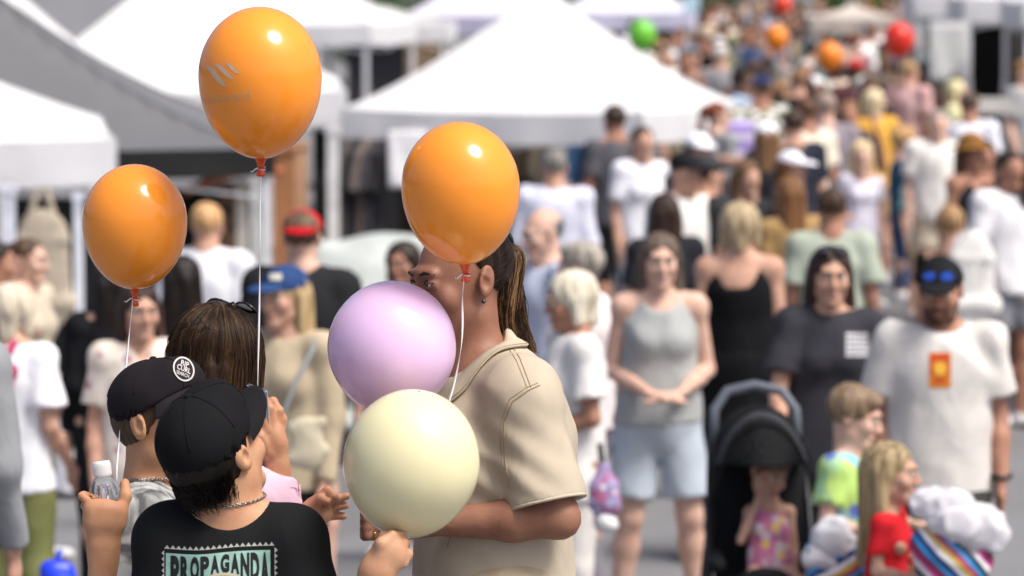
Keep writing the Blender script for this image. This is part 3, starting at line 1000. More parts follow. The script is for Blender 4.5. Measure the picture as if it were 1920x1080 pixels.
def tent(name_label, near, rz, L, eave, peak, roof='#f4f4f4', val='#f1f1f2', valh=.26, group=None, W=None, gz=None, curve=1.35, legs=True, transl=.22, scallop=.02):
    """near = world xy of the near right corner; rz turns the front edge; body extends left and back"""
    W = W or L
    cx, sx = math.cos(rz), math.sin(rz)
    lx, ly = -cx, sx      # towards the left corner (further away for rz>0)
    bx, by = sx, cx       # towards the back corner
    c = Vector((near[0] + lx * L / 2 + bx * W / 2, near[1] + ly * L / 2 + by * W / 2, 0))
    gz = ground(c.x, c.y) if gz is None else gz
    root = empty('market_tent', (c.x, c.y, gz), -rz)
    tag(root, name_label, 'tent', group)
    N = 25
    us = np.linspace(-1, 1, N)
    V = []; rs = random.Random(int(near[0] * 100))
    for v in us:
        for u in us:
            q = max(abs(u), abs(v))
            z = eave + (peak - eave) * (1 - q) ** curve
            dd = abs(abs(u) - abs(v))
            z -= .05 * math.sin(math.pi * min(1, q)) * min(1, dd * 2)      # cloth sags between the hips
            z -= .025 * q ** 6 * (1 - min(abs(u), abs(v)) ** 2)
            V.append((u * L / 2, v * W / 2, z))
    Fc = [(j * N + i, j * N + i + 1, (j + 1) * N + i + 1, (j + 1) * N + i) for j in range(N - 1) for i in range(N - 1)]
    obj('canopy', mesh_np('canopy', np.array(V), np.array(Fc)), canvas(roof, transl), root)
    m = MB()
    for hx, hy in ((-1, -1), (1, -1), (1, 1), (-1, 1)):
        m.tube([(hx * q * L / 2, hy * q * W / 2, eave + (peak - eave) * (1 - q) ** curve + .004) for q in np.linspace(0.0, 1, 14)], .008, 5)
    m.build('hip_seam', canvas(roof, transl), root)
    for sd, (ax, ay, ex, ey) in enumerate([(-1, -1, 1, -1), (1, -1, 1, 1), (1, 1, -1, 1), (-1, 1, -1, -1)]):
        V = []; n = 24
        for i in range(n + 1):
            t = i / n
            x = (ax + (ex - ax) * t) * (L / 2 + .012); y = (ay + (ey - ay) * t) * (W / 2 + .012)
            e = 1 - abs(2 * t - 1) ** 2
            zt = eave - .025 * e + .005
            for f in (0, .5, 1):
                w = .012 * math.sin(t * 23 + sd) * f
                nx_, ny_ = (0, -1) if ay == ey == -1 else (0, 1) if ay == ey else (1, 0) if ax == ex == 1 else (-1, 0)
                V.append((x + nx_ * w, y + ny_ * w, zt - valh * f - scallop * f * e))
        Fc = [(i * 3 + f, (i + 1) * 3 + f, (i + 1) * 3 + f + 1, i * 3 + f + 1) for i in range(n) for f in (0, 1)]
        obj('valance', mesh_np('valance', np.array(V), np.array(Fc)), canvas(val, transl), root)
    if legs:
        wm = solid('#dcdde0', .4, var=.03)
        for ax, ay in ((-1, -1), (1, -1), (1, 1), (-1, 1)):
            m = MB(); x, y = ax * (L / 2 - .05), ay * (W / 2 - .05)
            m.box((x, y, eave / 2 - .02), (.026, .026, eave / 2)); m.box((x, y, eave * .3), (.032, .032, eave * .3)); m.box((x, y, .006), (.07, .07, .006))
            m.build('leg', wm, root, smooth=False)
        for sd in range(4):
            m = MB()
            a = R(90) * sd
            def rp(x, y, z):
                return (x * math.cos(a) - y * math.sin(a), x * math.sin(a) + y * math.cos(a), z)
            hw = (L if sd % 2 == 0 else W) / 2 - .06; off = -((W if sd % 2 == 0 else L) / 2 - .05)
            for q in (0, 1):
                x0, x1 = (-hw, 0) if q == 0 else (0, hw)
                m.tube([rp(x0, off, eave - .08), rp(x1, off, eave - .36)], .012, 6); m.tube([rp(x0, off, eave - .36), rp(x1, off, eave - .08)], .012, 6)
            m.build('truss_bar', wm, root)
    return root

def near_xy(px, py, s):
    p = at(px, py, FP / s); return (p.x, p.y), p.z

WT = 'white market tents'
def put_tent(label, px, py, s, rz, L, rise, valh=.26, **k):
    (x, y), z = near_xy(px, py, s)
    rzr = R(rz)
    W = k.get('W') or L
    cx_ = x - math.cos(rzr) * L / 2 + math.sin(rzr) * W / 2; cy_ = y + math.sin(rzr) * L / 2 + math.cos(rzr) * W / 2
    g = ground(cx_, cy_)
    eave = z + valh - g
    return tent(label, (x, y), rzr, L, eave, eave + rise, valh=valh, gz=g, **k)

put_tent('large white peaked market tent in the middle of the picture', 1205, 268, 230, 20, 2.65, 1.0, .24, group=WT, curve=1.25)
put_tent('white market tent at the left edge above a hanging canvas tote', 215, 345, 300, -8, 3.0, .62, .28, group=WT, curve=1.1)
put_tent('long charcoal marquee with lit-grey roof colour behind the left balloons', 512, 330, 262, -5, 4.6, 1.25, .20, roof='#6f7072', val='#262727', transl=.05, curve=1.5)  # charcoal fabric; roof colour greyed for the light on its slope
put_tent('white peaked market tent rising behind the grey marquee', 648, 235, 217, -4, 3.0, 1.1, .30, group=WT, curve=1.2)
put_tent('white peaked market tent at the top left corner, beyond the grey marquee', 205, 205, 205, -4, 2.6, 1.15, .28, group=WT, curve=1.2)
put_tent('far white tent with its eave just above the middle-left crowd', 692, 84, 150, 10, 3.0, .9, .26, group=WT)
put_tent('small pale awning tent beside the far left tents', 838, 76, 132, 3, 1.9, .25, .22, group=WT, roof='#dcdcd9')
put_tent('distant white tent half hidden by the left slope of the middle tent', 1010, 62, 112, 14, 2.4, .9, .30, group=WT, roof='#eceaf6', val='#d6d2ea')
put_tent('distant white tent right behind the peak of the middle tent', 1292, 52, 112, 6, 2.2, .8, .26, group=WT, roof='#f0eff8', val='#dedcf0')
put_tent('far beige flat awning above the crowd at the right', 1690, 58, 112, 2, 1.5, .2, .22, roof='#d8cec2', val='#c9bfb3')
for i in range(3):
    y0 = 38.2 + 3.35 * i
    tent(['nearest pale tent of the row at the right edge', 'second pale tent of the row at the right', 'third pale tent of the row at the right'][i],
         (8.35 - .2 * i, y0), R(3), 3.0, 2.36, 3.3, roof='#f2f2f3', val='#e6e6e8', group='tents along the right of the street')

# ---------------------------------------------------------------- stall goods
def hang_garment(label, p, w, h, hexc, rz=0, group=None, sleeves=True, seed=0, cat='garment'):
    """garment on a hanger; p = hook point"""
    root = empty('hanging_garment', p, rz); tag(root, label, cat, group)
    m = MB()
    m.tube([(0, 0, 0), (.015, 0, .02), (.0, 0, .035)], .003, 5); m.tube([(-w * .42, 0, -.10), (0, 0, -.02), (w * .42, 0, -.10)], .006, 6)
    m.build('hanger', solid('#8a8078', .5), root)
    pr = [cone((0, 0, -.14), (0, 0, -h), w * .42, w * .52, .03, flat=.28, n=(0, 1, 0), cap=True), cone((-w * .4, 0, -.11), (w * .4, 0, -.11), .04, .04, .05)]
    if sleeves:
        for sg in (-1, 1): pr.append(cone((sg * w * .42, 0, -.12), (sg * w * .62, .01, -.12 - .36 * h), .05, .055, .04, cap=True))
    obj('garment', mesh_np('garment', *field_mesh(pr, .022, noise=make_noise(seed, 30, (1, .3, .3)), amp=.014)), cloth(hexc), root)
    return root

def rail(label, a, b, zg):
    root = empty('clothes_rail', (a[0], a[1], zg)); tag(root, label, 'clothes rail')
    A, B = Vector(a), Vector(b); o = Vector((a[0], a[1], zg))
    m = MB(); m.tube([A - o, B - o], .014, 8); m.build('bar', solid('#9a9a9c', .35, .8), root)
    for q in (A, B):
        m = MB(); m.tube([(q - o) * 1.0, Vector((q.x - o.x, q.y - o.y, .04))], .014, 8)
        m.tube([Vector((q.x - o.x, q.y - o.y - .25, .02)), Vector((q.x - o.x, q.y - o.y + .25, .02))], .016, 8)
        m.build('stand', solid('#9a9a9c', .35, .8), root)

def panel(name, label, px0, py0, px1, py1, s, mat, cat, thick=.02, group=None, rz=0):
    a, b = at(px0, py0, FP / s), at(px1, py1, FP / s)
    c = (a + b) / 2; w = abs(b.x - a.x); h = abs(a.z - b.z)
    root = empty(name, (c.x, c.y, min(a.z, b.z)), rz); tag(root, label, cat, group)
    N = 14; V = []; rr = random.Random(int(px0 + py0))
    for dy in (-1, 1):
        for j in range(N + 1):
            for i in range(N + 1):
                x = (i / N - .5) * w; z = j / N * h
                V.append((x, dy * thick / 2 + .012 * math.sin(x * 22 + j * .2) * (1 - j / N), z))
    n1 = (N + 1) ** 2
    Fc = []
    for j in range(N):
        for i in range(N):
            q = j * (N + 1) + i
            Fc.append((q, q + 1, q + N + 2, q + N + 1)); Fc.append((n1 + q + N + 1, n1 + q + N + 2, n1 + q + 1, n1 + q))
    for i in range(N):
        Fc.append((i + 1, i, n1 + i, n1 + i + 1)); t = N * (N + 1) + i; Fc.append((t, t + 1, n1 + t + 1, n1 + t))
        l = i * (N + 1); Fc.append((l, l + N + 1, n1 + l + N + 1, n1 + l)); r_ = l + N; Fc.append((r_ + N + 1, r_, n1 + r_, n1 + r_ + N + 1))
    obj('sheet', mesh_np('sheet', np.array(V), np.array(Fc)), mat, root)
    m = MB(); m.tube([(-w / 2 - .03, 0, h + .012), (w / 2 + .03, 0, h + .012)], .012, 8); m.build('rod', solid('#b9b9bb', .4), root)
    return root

DK = cloth('#1d1e20'); 
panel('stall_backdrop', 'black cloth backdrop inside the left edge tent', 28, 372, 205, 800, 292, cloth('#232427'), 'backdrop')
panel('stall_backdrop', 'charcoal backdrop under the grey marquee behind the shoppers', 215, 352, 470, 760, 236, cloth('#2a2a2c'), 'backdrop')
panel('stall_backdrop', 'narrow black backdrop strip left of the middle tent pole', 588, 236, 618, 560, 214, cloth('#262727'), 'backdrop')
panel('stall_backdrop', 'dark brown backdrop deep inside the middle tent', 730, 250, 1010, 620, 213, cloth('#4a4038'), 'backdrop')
panel('hanging_sheet', 'white sheet hung inside the middle tent beside dark clothes', 728, 244, 800, 352, 226, cloth('#f0f0f2'), 'sheet')
panel('hanging_sheet', 'pale grey sheet hung on the right side stall', 1742, 44, 1816, 152, 168, cloth('#d6d6d4'), 'sheet')
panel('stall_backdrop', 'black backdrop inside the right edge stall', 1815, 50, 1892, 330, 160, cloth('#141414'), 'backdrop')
panel('stall_backdrop', 'grey backdrop at the far right edge stall', 1890, 48, 1990, 330, 158, cloth('#6d6d69'), 'backdrop')
panel('banner', 'lilac banner with pale stripe beside the middle tent', 1350, 226, 1412, 470, 226, cloth('#a98fd8', pattern='stripes', c2='#e6dcf5', scale=.12), 'banner')
panel('banner', 'pale blue banner on the far tent above the crowd', 1282, -6, 1312, 24, 116, cloth('#bcdcec'), 'banner')
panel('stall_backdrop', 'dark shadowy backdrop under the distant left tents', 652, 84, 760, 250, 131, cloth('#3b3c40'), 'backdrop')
panel('stall_backdrop', 'brown shelf backdrop under the pale awning tent', 745, 78, 850, 240, 124, cloth('#6d5a48', pattern='floral', c2='#8d7b66'), 'backdrop')
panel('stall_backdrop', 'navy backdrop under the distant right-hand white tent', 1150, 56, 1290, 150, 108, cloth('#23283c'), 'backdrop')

_a = at(636, 262, FP / 224); _b = at(735, 262, FP / 224)
rail('clothes rail of dark garments in the middle tent', _a, _b, ground(_a.x, _a.y))
gc = ['#3b3a3c', '#57514f', '#2b2b2e', '#6a605c', '#444246', '#2f2f33']
gw = ['charcoal', 'taupe', 'near-black', 'warm grey', 'slate', 'black']
for i in range(6):
    p = at(642 + 16.5 * i, 265, FP / 224)
    hang_garment('%s garment hanging on the rail in the middle tent' % gw[i], p, .42, .82, gc[i], R(62), 'dark clothes on the rail', seed=i)
for i, (px, hx, nm) in enumerate([(962, '#8d7d68', 'khaki'), (985, '#6e6152', 'brown'), (1012, '#a59a88', 'sand'), (1084, '#5d88b8', 'blue denim'), (1108, '#3f5f92', 'navy denim'), (1118, '#8f8c92', 'grey')]):
    p = at(px, 258, FP / 219)
    hang_garment('%s garment hanging at the back of the middle tent' % nm, p, .34, .62, hx, R(70), 'clothes hung at the back of the middle tent', seed=20 + i)

def tote(label, px, py, s, hexc, w=.36, h=.4, strap=.5, rz=0, pattern=None, c2=None):
    p = at(px, py, FP / s)
    root = empty('tote_bag', p, rz); tag(root, label, 'bag')
    pr = [cone((-w / 2 + .05, 0, -strap - .04), (w / 2 - .05, 0, -strap - .04), .05, .05, .02, flat=.7, n=(0, 1, 0)),
          cone((-w / 2 + .02, 0, -strap - h), (w / 2 - .02, 0, -strap - h), .06, .06, .02, flat=.8, n=(0, 1, 0)),
          cone((0, 0, -strap), (0, 0, -strap - h), w * .46, w * .52, .03, flat=.2, n=(0, 1, 0))]
    obj('bag_body', mesh_np('bag_body', *field_mesh(pr, .014, noise=make_noise(7, 18), amp=.014)), cloth(hexc, pattern=pattern, c2=c2), root)
    for sg in (-1, 1):
        V = []
        for i in range(13):
            t = i / 12
            x = sg * (.02 + (w * .34 - .02) * t); z = -(strap + .03) * t; y = sg * .012
            for dx, dy in ((-.022, -.004), (.022, -.004), (.022, .004), (-.022, .004)): V.append((x + dx, y + dy, z))
        Fc = [(4 * i + k, 4 * i + (k + 1) % 4, 4 * i + 4 + (k + 1) % 4, 4 * i + 4 + k) for i in range(12) for k in range(4)]
        obj('strap', mesh_np('strap', np.array(V), np.array(Fc)), cloth(hexc), root)
tote('natural canvas tote hanging in the left edge tent', 78, 352, 302, '#b9ad9a', .34, .44, .28)

def table(label, px, py, s, w, d, h, hexc, cat='table', rz=0.0):
    c = at(px, py, FP / s); g = ground(c.x, c.y)
    root = empty('trestle_table', (c.x, c.y, g), rz); tag(root, label, cat)
    m = MB(); m.box((0, 0, h - .02), (w / 2 - .02, d / 2 - .02, .02)); m.build('table_top', solid('#b8b8b8', .5), root, smooth=False)
    for sx in (-1, 1):
        for sy in (-1, 1):
            m = MB(); m.tube([(sx * (w / 2 - .12), sy * (d / 2 - .1), h - .04), (sx * (w / 2 - .1), sy * (d / 2 - .08), 0)], .016, 8); m.build('leg', solid('#777777', .4, .5), root)
    prof = []; n = 64
    V = []
    for i in range(n):
        t = i / n * 4; sd = int(t); f = t - sd
        x, y = [(-1 + 2 * f, -1), (1, -1 + 2 * f), (1 - 2 * f, 1), (-1, 1 - 2 * f)][sd]
        for j, zz in enumerate((h + .006, h - .25, .06)):
            wv = .025 * j * math.sin(i * 1.9)
            V.append((x * (w / 2 + .012 * (j + 1)) + wv * (abs(x) == 1), y * (d / 2 + .012 * (j + 1)) + wv * (abs(y) == 1), zz))
    Fc = [(i * 3 + j, i * 3 + j + 1, ((i + 1) % n) * 3 + j + 1, ((i + 1) % n) * 3 + j) for i in range(n) for j in (0, 1)]
    V.append((0, 0, h + .006)); Tc = [(i * 3, ((i + 1) % n) * 3, len(V) - 1) for i in range(n)]
    obj('tablecloth', mesh_np('tablecloth', np.array(V), [np.array(Fc), np.array(Tc)]), cloth(hexc), root)
table('table under a navy cloth at the right edge stall', 1890, 240, 205, 1.5, .7, .8, '#23264a', rz=R(-60))
table('table under a white cloth in the left edge tent', 118, 690, 300, .9, .5, .72, '#dcdde2')
table('table under a brown cloth in the middle tent', 905, 420, 224, 1.5, .6, .75, '#5b4636')

def crate(label, px, py, s, w, d, h, hexc, rz=0):
    p = at(px, py, FP / s)
    root = empty('display_crate', p, rz); tag(root, label, 'crate', 'goods on the stalls')
    for k in range(3):
        m = MB(); z = h * (k + .5) / 3
        for sx, sy, hx, hy in ((0, -d / 2, w / 2, .008), (0, d / 2, w / 2, .008), (-w / 2, 0, .008, d / 2), (w / 2, 0, .008, d / 2)): m.box((sx, sy, z), (hx, hy, h / 7))
        m.build('slat', solid(hexc, .8, var=.15), root, smooth=False)
    m = MB(); m.box((0, 0, .008), (w / 2 - .01, d / 2 - .01, .006)); m.build('crate_floor', solid(hexc, .8, var=.15), root, smooth=False)
crate('pale wooden crate on the navy table at the right edge', 1856, 212, 205, .36, .3, .14, '#c9c6bf')
crate('brown wooden crate on the brown table in the middle tent', 880, 424, 224, .4, .3, .2, '#6b4c33')

def post(label, px, py0, py1, s, r, hexc, group, name='timber_post'):
    a = at(px, py0, FP / s); b = at(px, py1, FP / s)
    root = empty(name, (b.x, b.y, b.z)); tag(root, label, 'post', group)
    m = MB(); m.box((0, 0, (a.z - b.z) / 2), (r, r, (a.z - b.z) / 2)); m.box((0, 0, .03), (r * 1.4, r * 1.4, .03)); m.box((0, 0, a.z - b.z - .03), (r * 1.25, r * 1.25, .025))
    o = m.build('shaft', solid(hexc, .75, var=.2, scale=6), root, smooth=False)
gp = 'timber posts of the grey marquee stall'
post('brown timber post under the corner of the grey marquee', 535, 270, 640, 240, .085, '#a9744e', gp)
post('thin tan timber post right of the second orange balloon', 566, 262, 640, 236, .05, '#c49a78', gp)
post('white painted post near the string of the tallest balloon', 455, 335, 640, 250, .04, '#d5cfc6', gp)
post('white tent pole left of the smiling woman', 150, 360, 720, 300, .026, '#dfe3ee', 'poles of the left edge tent', 'tent_pole')
post('white tent pole at the left edge of the picture', 21, 345, 720, 306, .034, '#dfe3ee', 'poles of the left edge tent', 'tent_pole')
post('thick white pole under the left corner of the middle tent', 626, 236, 640, 236, .045, '#dfdfdf', None, 'tent_pole')
def arch(label, px0, py0, px1, py1, s, hexc):
    a, b = at(px0, py0, FP / s), at(px1, py1, FP / s)
    root = empty('timber_beam', tuple(a)); tag(root, label, 'beam')
    m = MB(); pts = [(0, 0, 0)]
    for i in range(1, 9):
        t = i / 8; pts.append(((b.x - a.x) * t, (b.y - a.y) * t, (b.z - a.z) * t + .06 * math.sin(math.pi * t)))
    m.tube(pts, .035, 4); m.build('beam', solid(hexc, .75, var=.2, scale=6), root, smooth=False)
arch('curved orange-brown beam under the grey marquee edge', 345, 360, 530, 322, 244, '#b0653f')
panel('shelf_unit_cover', 'blue-grey patterned rug hung under the grey marquee', 405, 345, 448, 520, 240, cloth('#3d4650', pattern='floral', c2='#8a6a50'), 'rug')
panel('hanging_sheet', 'white linen hung between the timber posts', 498, 322, 528, 470, 238, cloth('#e4e3ea'), 'sheet')

def cover_lump(label, px, py, s, w, d, h, hexc):
    p = at(px, py, FP / s); g = ground(p.x, p.y)
    root = empty('covered_goods', (p.x, p.y, g)); tag(root, label, 'tarpaulin')
    top = p.z - g
    pr = [ell((0, 0, top * .55), (w * .55, d * .55, top * .46), .1), cone((-w * .35, 0, top - .09), (w * .3, 0, top - .05), .09, .08, .08), ell((0, 0, .12), (w * .6, d * .6, .14), .1)]
    obj('tarpaulin', mesh_np('tarpaulin', *field_mesh(pr, .03, noise=make_noise(3, 11), amp=.05)), cloth(hexc, .6), root)
cover_lump('pale grey-green tarpaulin heaped over goods left of the middle tent', 690, 452, 265, 1.1, .8, 1, '#b9bfbb')

# ------------------------------------------------------------------ balloons
def balloon_profile(w, h, n=40):
    """teardrop latex balloon: full top, tapering to the neck; origin at the neck"""
    a = w / 2; zc = h * .545; prof = []
    for i in range(n + 1):
        t = i / n
        if t < .5:
            ph = math.pi / 2 * (t / .5); prof.append((a * math.sin(ph), zc + (h - zc) * math.cos(ph)))
        else:
            u = (t - .5) / .5; ph = math.pi / 2 * u
            r = a * math.cos(ph) ** .93 * (1 - .10 * math.sin(ph) ** 3); prof.append((max(r, w * .035), zc - zc * .985 * math.sin(ph)))
    return prof

def balloon(label, px, pytop, w_px, h_px, depth, hexc, tilt=(0, 0), knot='#d94a1e', string=None, rough=.12, mat=None, seg=56, name='balloon', sstr='#f2f0f0', sss=.25, squash=None, sw=.0011, held=None):
    s = FP / depth
    w, h = w_px / s, h_px / s
    base = at(px, pytop + h_px, depth)
    root = empty(name, base); root.rotation_euler = (R(tilt[0]), R(tilt[1]), 0)
    tag(root, label, 'balloon')
    m = MB(); prof = squash or balloon_profile(w, h); m.lathe(list(prof)[::-1], seg)
    sk_ = obj('skin', m.mesh('skin'), mat or latex(hexc, rough, sss), root)
    km = latex(knot, .2, .2)
    m = MB(); m.lathe([(w * .05, h * .012), (w * .036, -.004), (w * .026, -.012), (w * .022, -.018), (w * .03, -.022), (w * .04, -.027), (w * .034, -.031), (w * .01, -.032)][::-1], 16)
    m.build('neck', km, root)
    m = MB(); m.tube([(w * .028 * math.cos(t), w * .028 * math.sin(t), -.0165) for t in np.linspace(0, 6.3, 13)], w * .012, 6); m.build('knot', km, root)
    if string:
        pts = [at(*q) - base for q in string]
        # smooth the hanging ribbon
        sm = []
        for i in range(len(pts) - 1):
            p0 = pts[max(i - 1, 0)]; p1 = pts[i]; p2 = pts[i + 1]; p3 = pts[min(i + 2, len(pts) - 1)]
            for k in range(10):
                t = k / 10
                sm.append(.5 * ((2 * p1) + (-p0 + p2) * t + (2 * p0 - 5 * p1 + 4 * p2 - p3) * t * t + (-p0 + 3 * p1 - 3 * p2 + p3) * t ** 3))
        sm.append(pts[-1])
        rmi = root.rotation_euler.to_matrix().inverted()
        V = []; Fc = []
        for i, p in enumerate(sm):
            tw = i * .21
            d = Vector((math.cos(tw), math.sin(tw), 0)) * sw * 1.9; e = Vector((-math.sin(tw), math.cos(tw), 0)) * sw * .5
            for q in (d, e, -d, -e): V.append(tuple(rmi @ (p + q)))
        Fc = [(4 * i + k, 4 * i + (k + 1) % 4, 4 * i + 4 + (k + 1) % 4, 4 * i + 4 + k) for i in range(len(sm) - 1) for k in range(4)]
        obj('ribbon', mesh_np('ribbon', np.array(V), np.array(Fc)), solid(sstr, .5, var=.02), root)
        # tie loop round the neck with a loose end
        m = MB(); m.tube([(w * .034 * math.cos(t), w * .034 * math.sin(t), -.013 - .001 * t) for t in np.linspace(0, 6.3, 11)], sw * 1.1, 5)
        m.tube([(-w * .02, -w * .02, -.015), (-.009, -.012, -.016), (-.016, -.013, -.022), (-.019, -.012, -.020)], sw * 1.1, 5)
        m.build('tie', solid(sstr, .5, var=.02), root)
    return root, sk_

# distant balloons among the crowd
def far_balloon(label, px, py, r, s, hexc, string=None):
    d = FP / s
    g = at(px, py, d)
    st = string or [(px, py + r * 1.2, d), (px + 4, py + r * 3, d), (px + 2, py + r * 4.4, d)]
    b, _ = balloon(label, px, py - r * 1.12, 2 * r, 2.35 * r, d, hexc, knot=hexc, string=st, rough=.3, seg=28, sw=.0022)
    b['group'] = 'balloons carried in the crowd'
far_balloon('red balloon above the black-shirted man with a backpack', 1685, 74, 29, 208, '#d8301c', [(1686, 108, FP / 208), (1700, 160, FP / 208), (1712, 205, FP / 208)])
far_balloon('orange balloon over the crowd left of the red one', 1555, 106, 25, 188, '#f08a2a')
far_balloon('small orange balloon beside a white shirt far up the street', 1456, 72, 22, 172, '#f08a1e')
far_balloon('coral balloon cut by the top edge of the picture', 1467, 8, 18, 140, '#e2482f')
far_balloon('lime green balloon right of the middle tent peak', 1204, 66, 26, 200, '#6fc13a', [(1204, 97, FP / 200), (1206, 125, FP / 200), (1203, 150, FP / 200)])

# ------------------------------------------------------------------ people of the middle distance
M = []
def mid(*a, **k):
    r, S = person(*a, **k); M.append((k.get('label') or a[4], r, S)); return r, S

mid(22, 530, 1.60, 160, 'white-haired woman in white tee and olive trousers at the left edge', s=480, sex='f', top=('tee', '#eceef2'), bottom=('trousers', '#7c8050'),
    hair=('bob', '#cdbfa6', '#e9dfca'), sk='fair', bulk=1.0, arms=('down', 'loose'), hidden_face=True, seed=1, ease=1.5)
mid(262, 531, 1.60, 14, 'smiling dark-haired woman in floral sleeved dress behind the leftmost balloon', s=480, sex='f', top=('dress', '#cfc6b6'), bottom=('none', ''), hem=.45,
    tmat=cloth('#cfc5b8', pattern='floral', c2='#d8d0c6', c3='#a86a80', scale=1.1), hair=('long', '#2a1c17', '#3d2a22'), sk='fair', smile=True, arms=('clasp', 'down'), seed=2, yaw=8, vneck=.05)
mid(534, 500, 1.68, -26, 'blonde woman in navy cap and beige jumper with a crossbody bag', s=490, sex='f', top=('long', '#b7a88e'), bottom=('trousers', '#1b1b1e'), hat=('cap', '#2c4674'),
    hair=('long', '#a88e62', '#cdb487'), sk='fair', arms=('down', 'loose'), seed=3, ease=1.1, yaw=-10)
mid(566, 396, 1.74, 178, 'man in red backwards cap and black tee seen from behind', s=425, sex='m', top=('tee', '#26272a'), bottom=('shorts', '#3b3c40'), hat=('capback', '#cf2028', '#b01820'),
    hair=('short', '#5b4636'), sk='pale', seed=4, bulk=1.08, hidden_face=True)
mid(388, 380, 1.76, 165, 'man in white tee and beige trousers under the grey marquee', s=340, sex='m', top=('tee', '#e9e9ee'), bottom=('trousers', '#a08c78'), hair=('short', '#b08a60'), sk='fair', seed=5, bulk=1.1, hidden_face=True)
mid(342, 478, 1.62, 172, 'black-haired woman with bare shoulders behind the first balloon', s=430, sex='f', top=('strap', '#1d1d20'), bottom=('trousers', '#1f1f22'), hair=('long', '#15110f', '#2a201b'), sk='tan', seed=6, hidden_face=True)
mid(205, 492, 1.66, 190, 'person in black jumper standing behind the smiling woman', s=425, sex='f', top=('long', '#17181b'), bottom=('trousers', '#1c1d20'), hair=('long', '#1a1412'), sk='fair', seed=61, hidden_face=True)
mid(52, 446, 1.66, 70, 'pale woman half hidden by the left tent pole', s=385, sex='f', top=('long', '#c9bda8'), bottom=('trousers', '#6b6256'), hair=('pony', '#4b382a'), sk='pale', seed=7)
mid(-8, 452, 1.68, 95, 'dark-haired person cut by the left edge under the tent', s=390, sex='m', top=('tee', '#d3c9b5'), bottom=('trousers', '#3c3f46'), hair=('short', '#1d1613'), sk='tan', seed=8)
mid(756, 452, 1.68, -20, 'dark-haired person peeking out left of the woman in beige', s=385, sex='f', top=('tee', '#8f9694'), bottom=('trousers', '#2a2d33'), hair=('bob', '#2b211c'), sk='tan', seed=9)
mid(1072, 508, 1.62, -78, 'white-haired woman in white shirt looking left behind the beige shirt', s=480, sex='f', top=('tee', '#ece9e4'), bottom=('trousers', '#e6e2dc'), hair=('bob', '#d9cfb4', '#f1ead6'), sk='tan',
    arms=('clasp', 'clasp'), seed=10, bulk=1.0, ease=1.4, hem=.78, pitch=10, tmat=cloth('#ece9e4', pattern='stripes', c2='#d9d8d6', scale=1.2))
mid(1238, 437, 1.70, 4, 'woman in grey tank top and pale denim shorts facing the camera', s=446, sex='f', top=('tank', '#c8cac9'), bottom=('shorts', '#b9c3cd'), hair=('long', '#4b3d33', '#7a6a5c'), sk='pale',
    arms=('clasp', 'clasp'), smile=True, seed=11, bulk=1.04, ease=1.2, legs=('wide', 'wide'), tmat=cloth('#c3c5c3', pattern='stripes', c2='#8f9291', scale=1.3), bhem=.8, hem=.90)
mid(1020, 390, 1.70, -62, 'balding older man in pale blue shirt looking left', s=400, sex='m', top=('long', '#c7cfe2'), bottom=('trousers', '#4a4d58'), hair=('bald', '#5d6266', '#8b8f92'), sk='pale', seed=12, bulk=1.0, ease=1.2, pitch=8)
mid(1090, 452, 1.64, -110, 'grey-haired person in pinkish white shirt behind the white-haired woman', s=430, sex='f', top=('tee', '#efe3e2'), bottom=('trousers', '#8c8790'), hair=('mop', '#8d857b', '#c0b8ac'), sk='pale', seed=13, bulk=1.15)
mid(1040, 280, 1.76, 172, 'broad man in white-blue shirt seen from behind at the tent', s=280, sex='m', top=('long', '#dcdeee'), bottom=('trousers', '#3f4350'), hair=('short', '#6c6a64', '#98948c'), sk='fair', seed=14, bulk=1.15, ease=1.3, hidden_face=True)
mid(1388, 378, 1.68, 176, 'blonde woman in long black strappy dress seen from behind', s=400, sex='f', top=('dressstrap', '#131416'), bottom=('skirt', '#131416'), bhem=.12, hair=('bob', '#a28c6c', '#cdb995'), sk='fair', seed=15, bulk=1.05, hidden_face=True)
mid(1557, 462, 1.66, 4, 'woman in charcoal tee pushing the stroller', s=472, sex='f', top=('tee', '#3a3a40'), bottom=('trousers', '#232327'), hair=('mid', '#2a1d18', '#3f2c24'), sk='fair', smile=True, arms=('down', 'pram'), seed=16, bulk=1.0, ease=1.4, hem=.76)
mid(1765, 488, 1.70, -4, 'bearded man in off-white tee with an orange chest print', s=492, sex='m', top=('tee', '#d7d3cd'), bottom=('shorts', '#3b3c3a'), hair=('short', '#2e241d'), sk='tan', hat=('cap', '#1b1d20'), beard='#4a3223',
    arms=('down', 'down'), seed=17, bulk=1.15, ease=1.5, hem=.80, yaw=-10, pitch=8, legs=('fwd', 'stand'), bmat=cloth('#4a4b48', pattern='tiedye', c2='#2c2d2b', scale=2))
mid(1560, 352, 1.70, 178, 'man in sage green tee seen from behind up the street', s=358, sex='m', top=('tee', '#aab3a3'), bottom=('shorts', '#4b4f52'), hair=('short', '#3d2d22'), sk='tan', seed=18, bulk=1.0, ease=1.4, hidden_face=True)
mid(1600, 722, 1.22, 55, 'boy in lime and blue tee holding a showbag', s=530, sex='m', hs=.90, top=('tee', '#a9d6e6'), bottom=('shorts', '#33363d'), hair=('mop', '#75604a', '#9c846a'), sk='pale', arms=('hold', 'hold'), seed=19, ease=1.3, yaw=20, pitch=12,
    tmat=cloth('#86bfe0', pattern='tiedye', c2='#b9dc7a', c3='#5b6fb8', scale=.5))
mid(1668, 828, 1.12, 72, 'girl with long blonde hair in red and blue tee hugging a showbag', s=560, sex='f', hs=.86, top=('tee', '#c8242c'), bottom=('shorts', '#2c2f4a'), hair=('long', '#83704f', '#bda67f'), sk='fair', arms=('across', 'hold'), seed=20, ease=1.2)

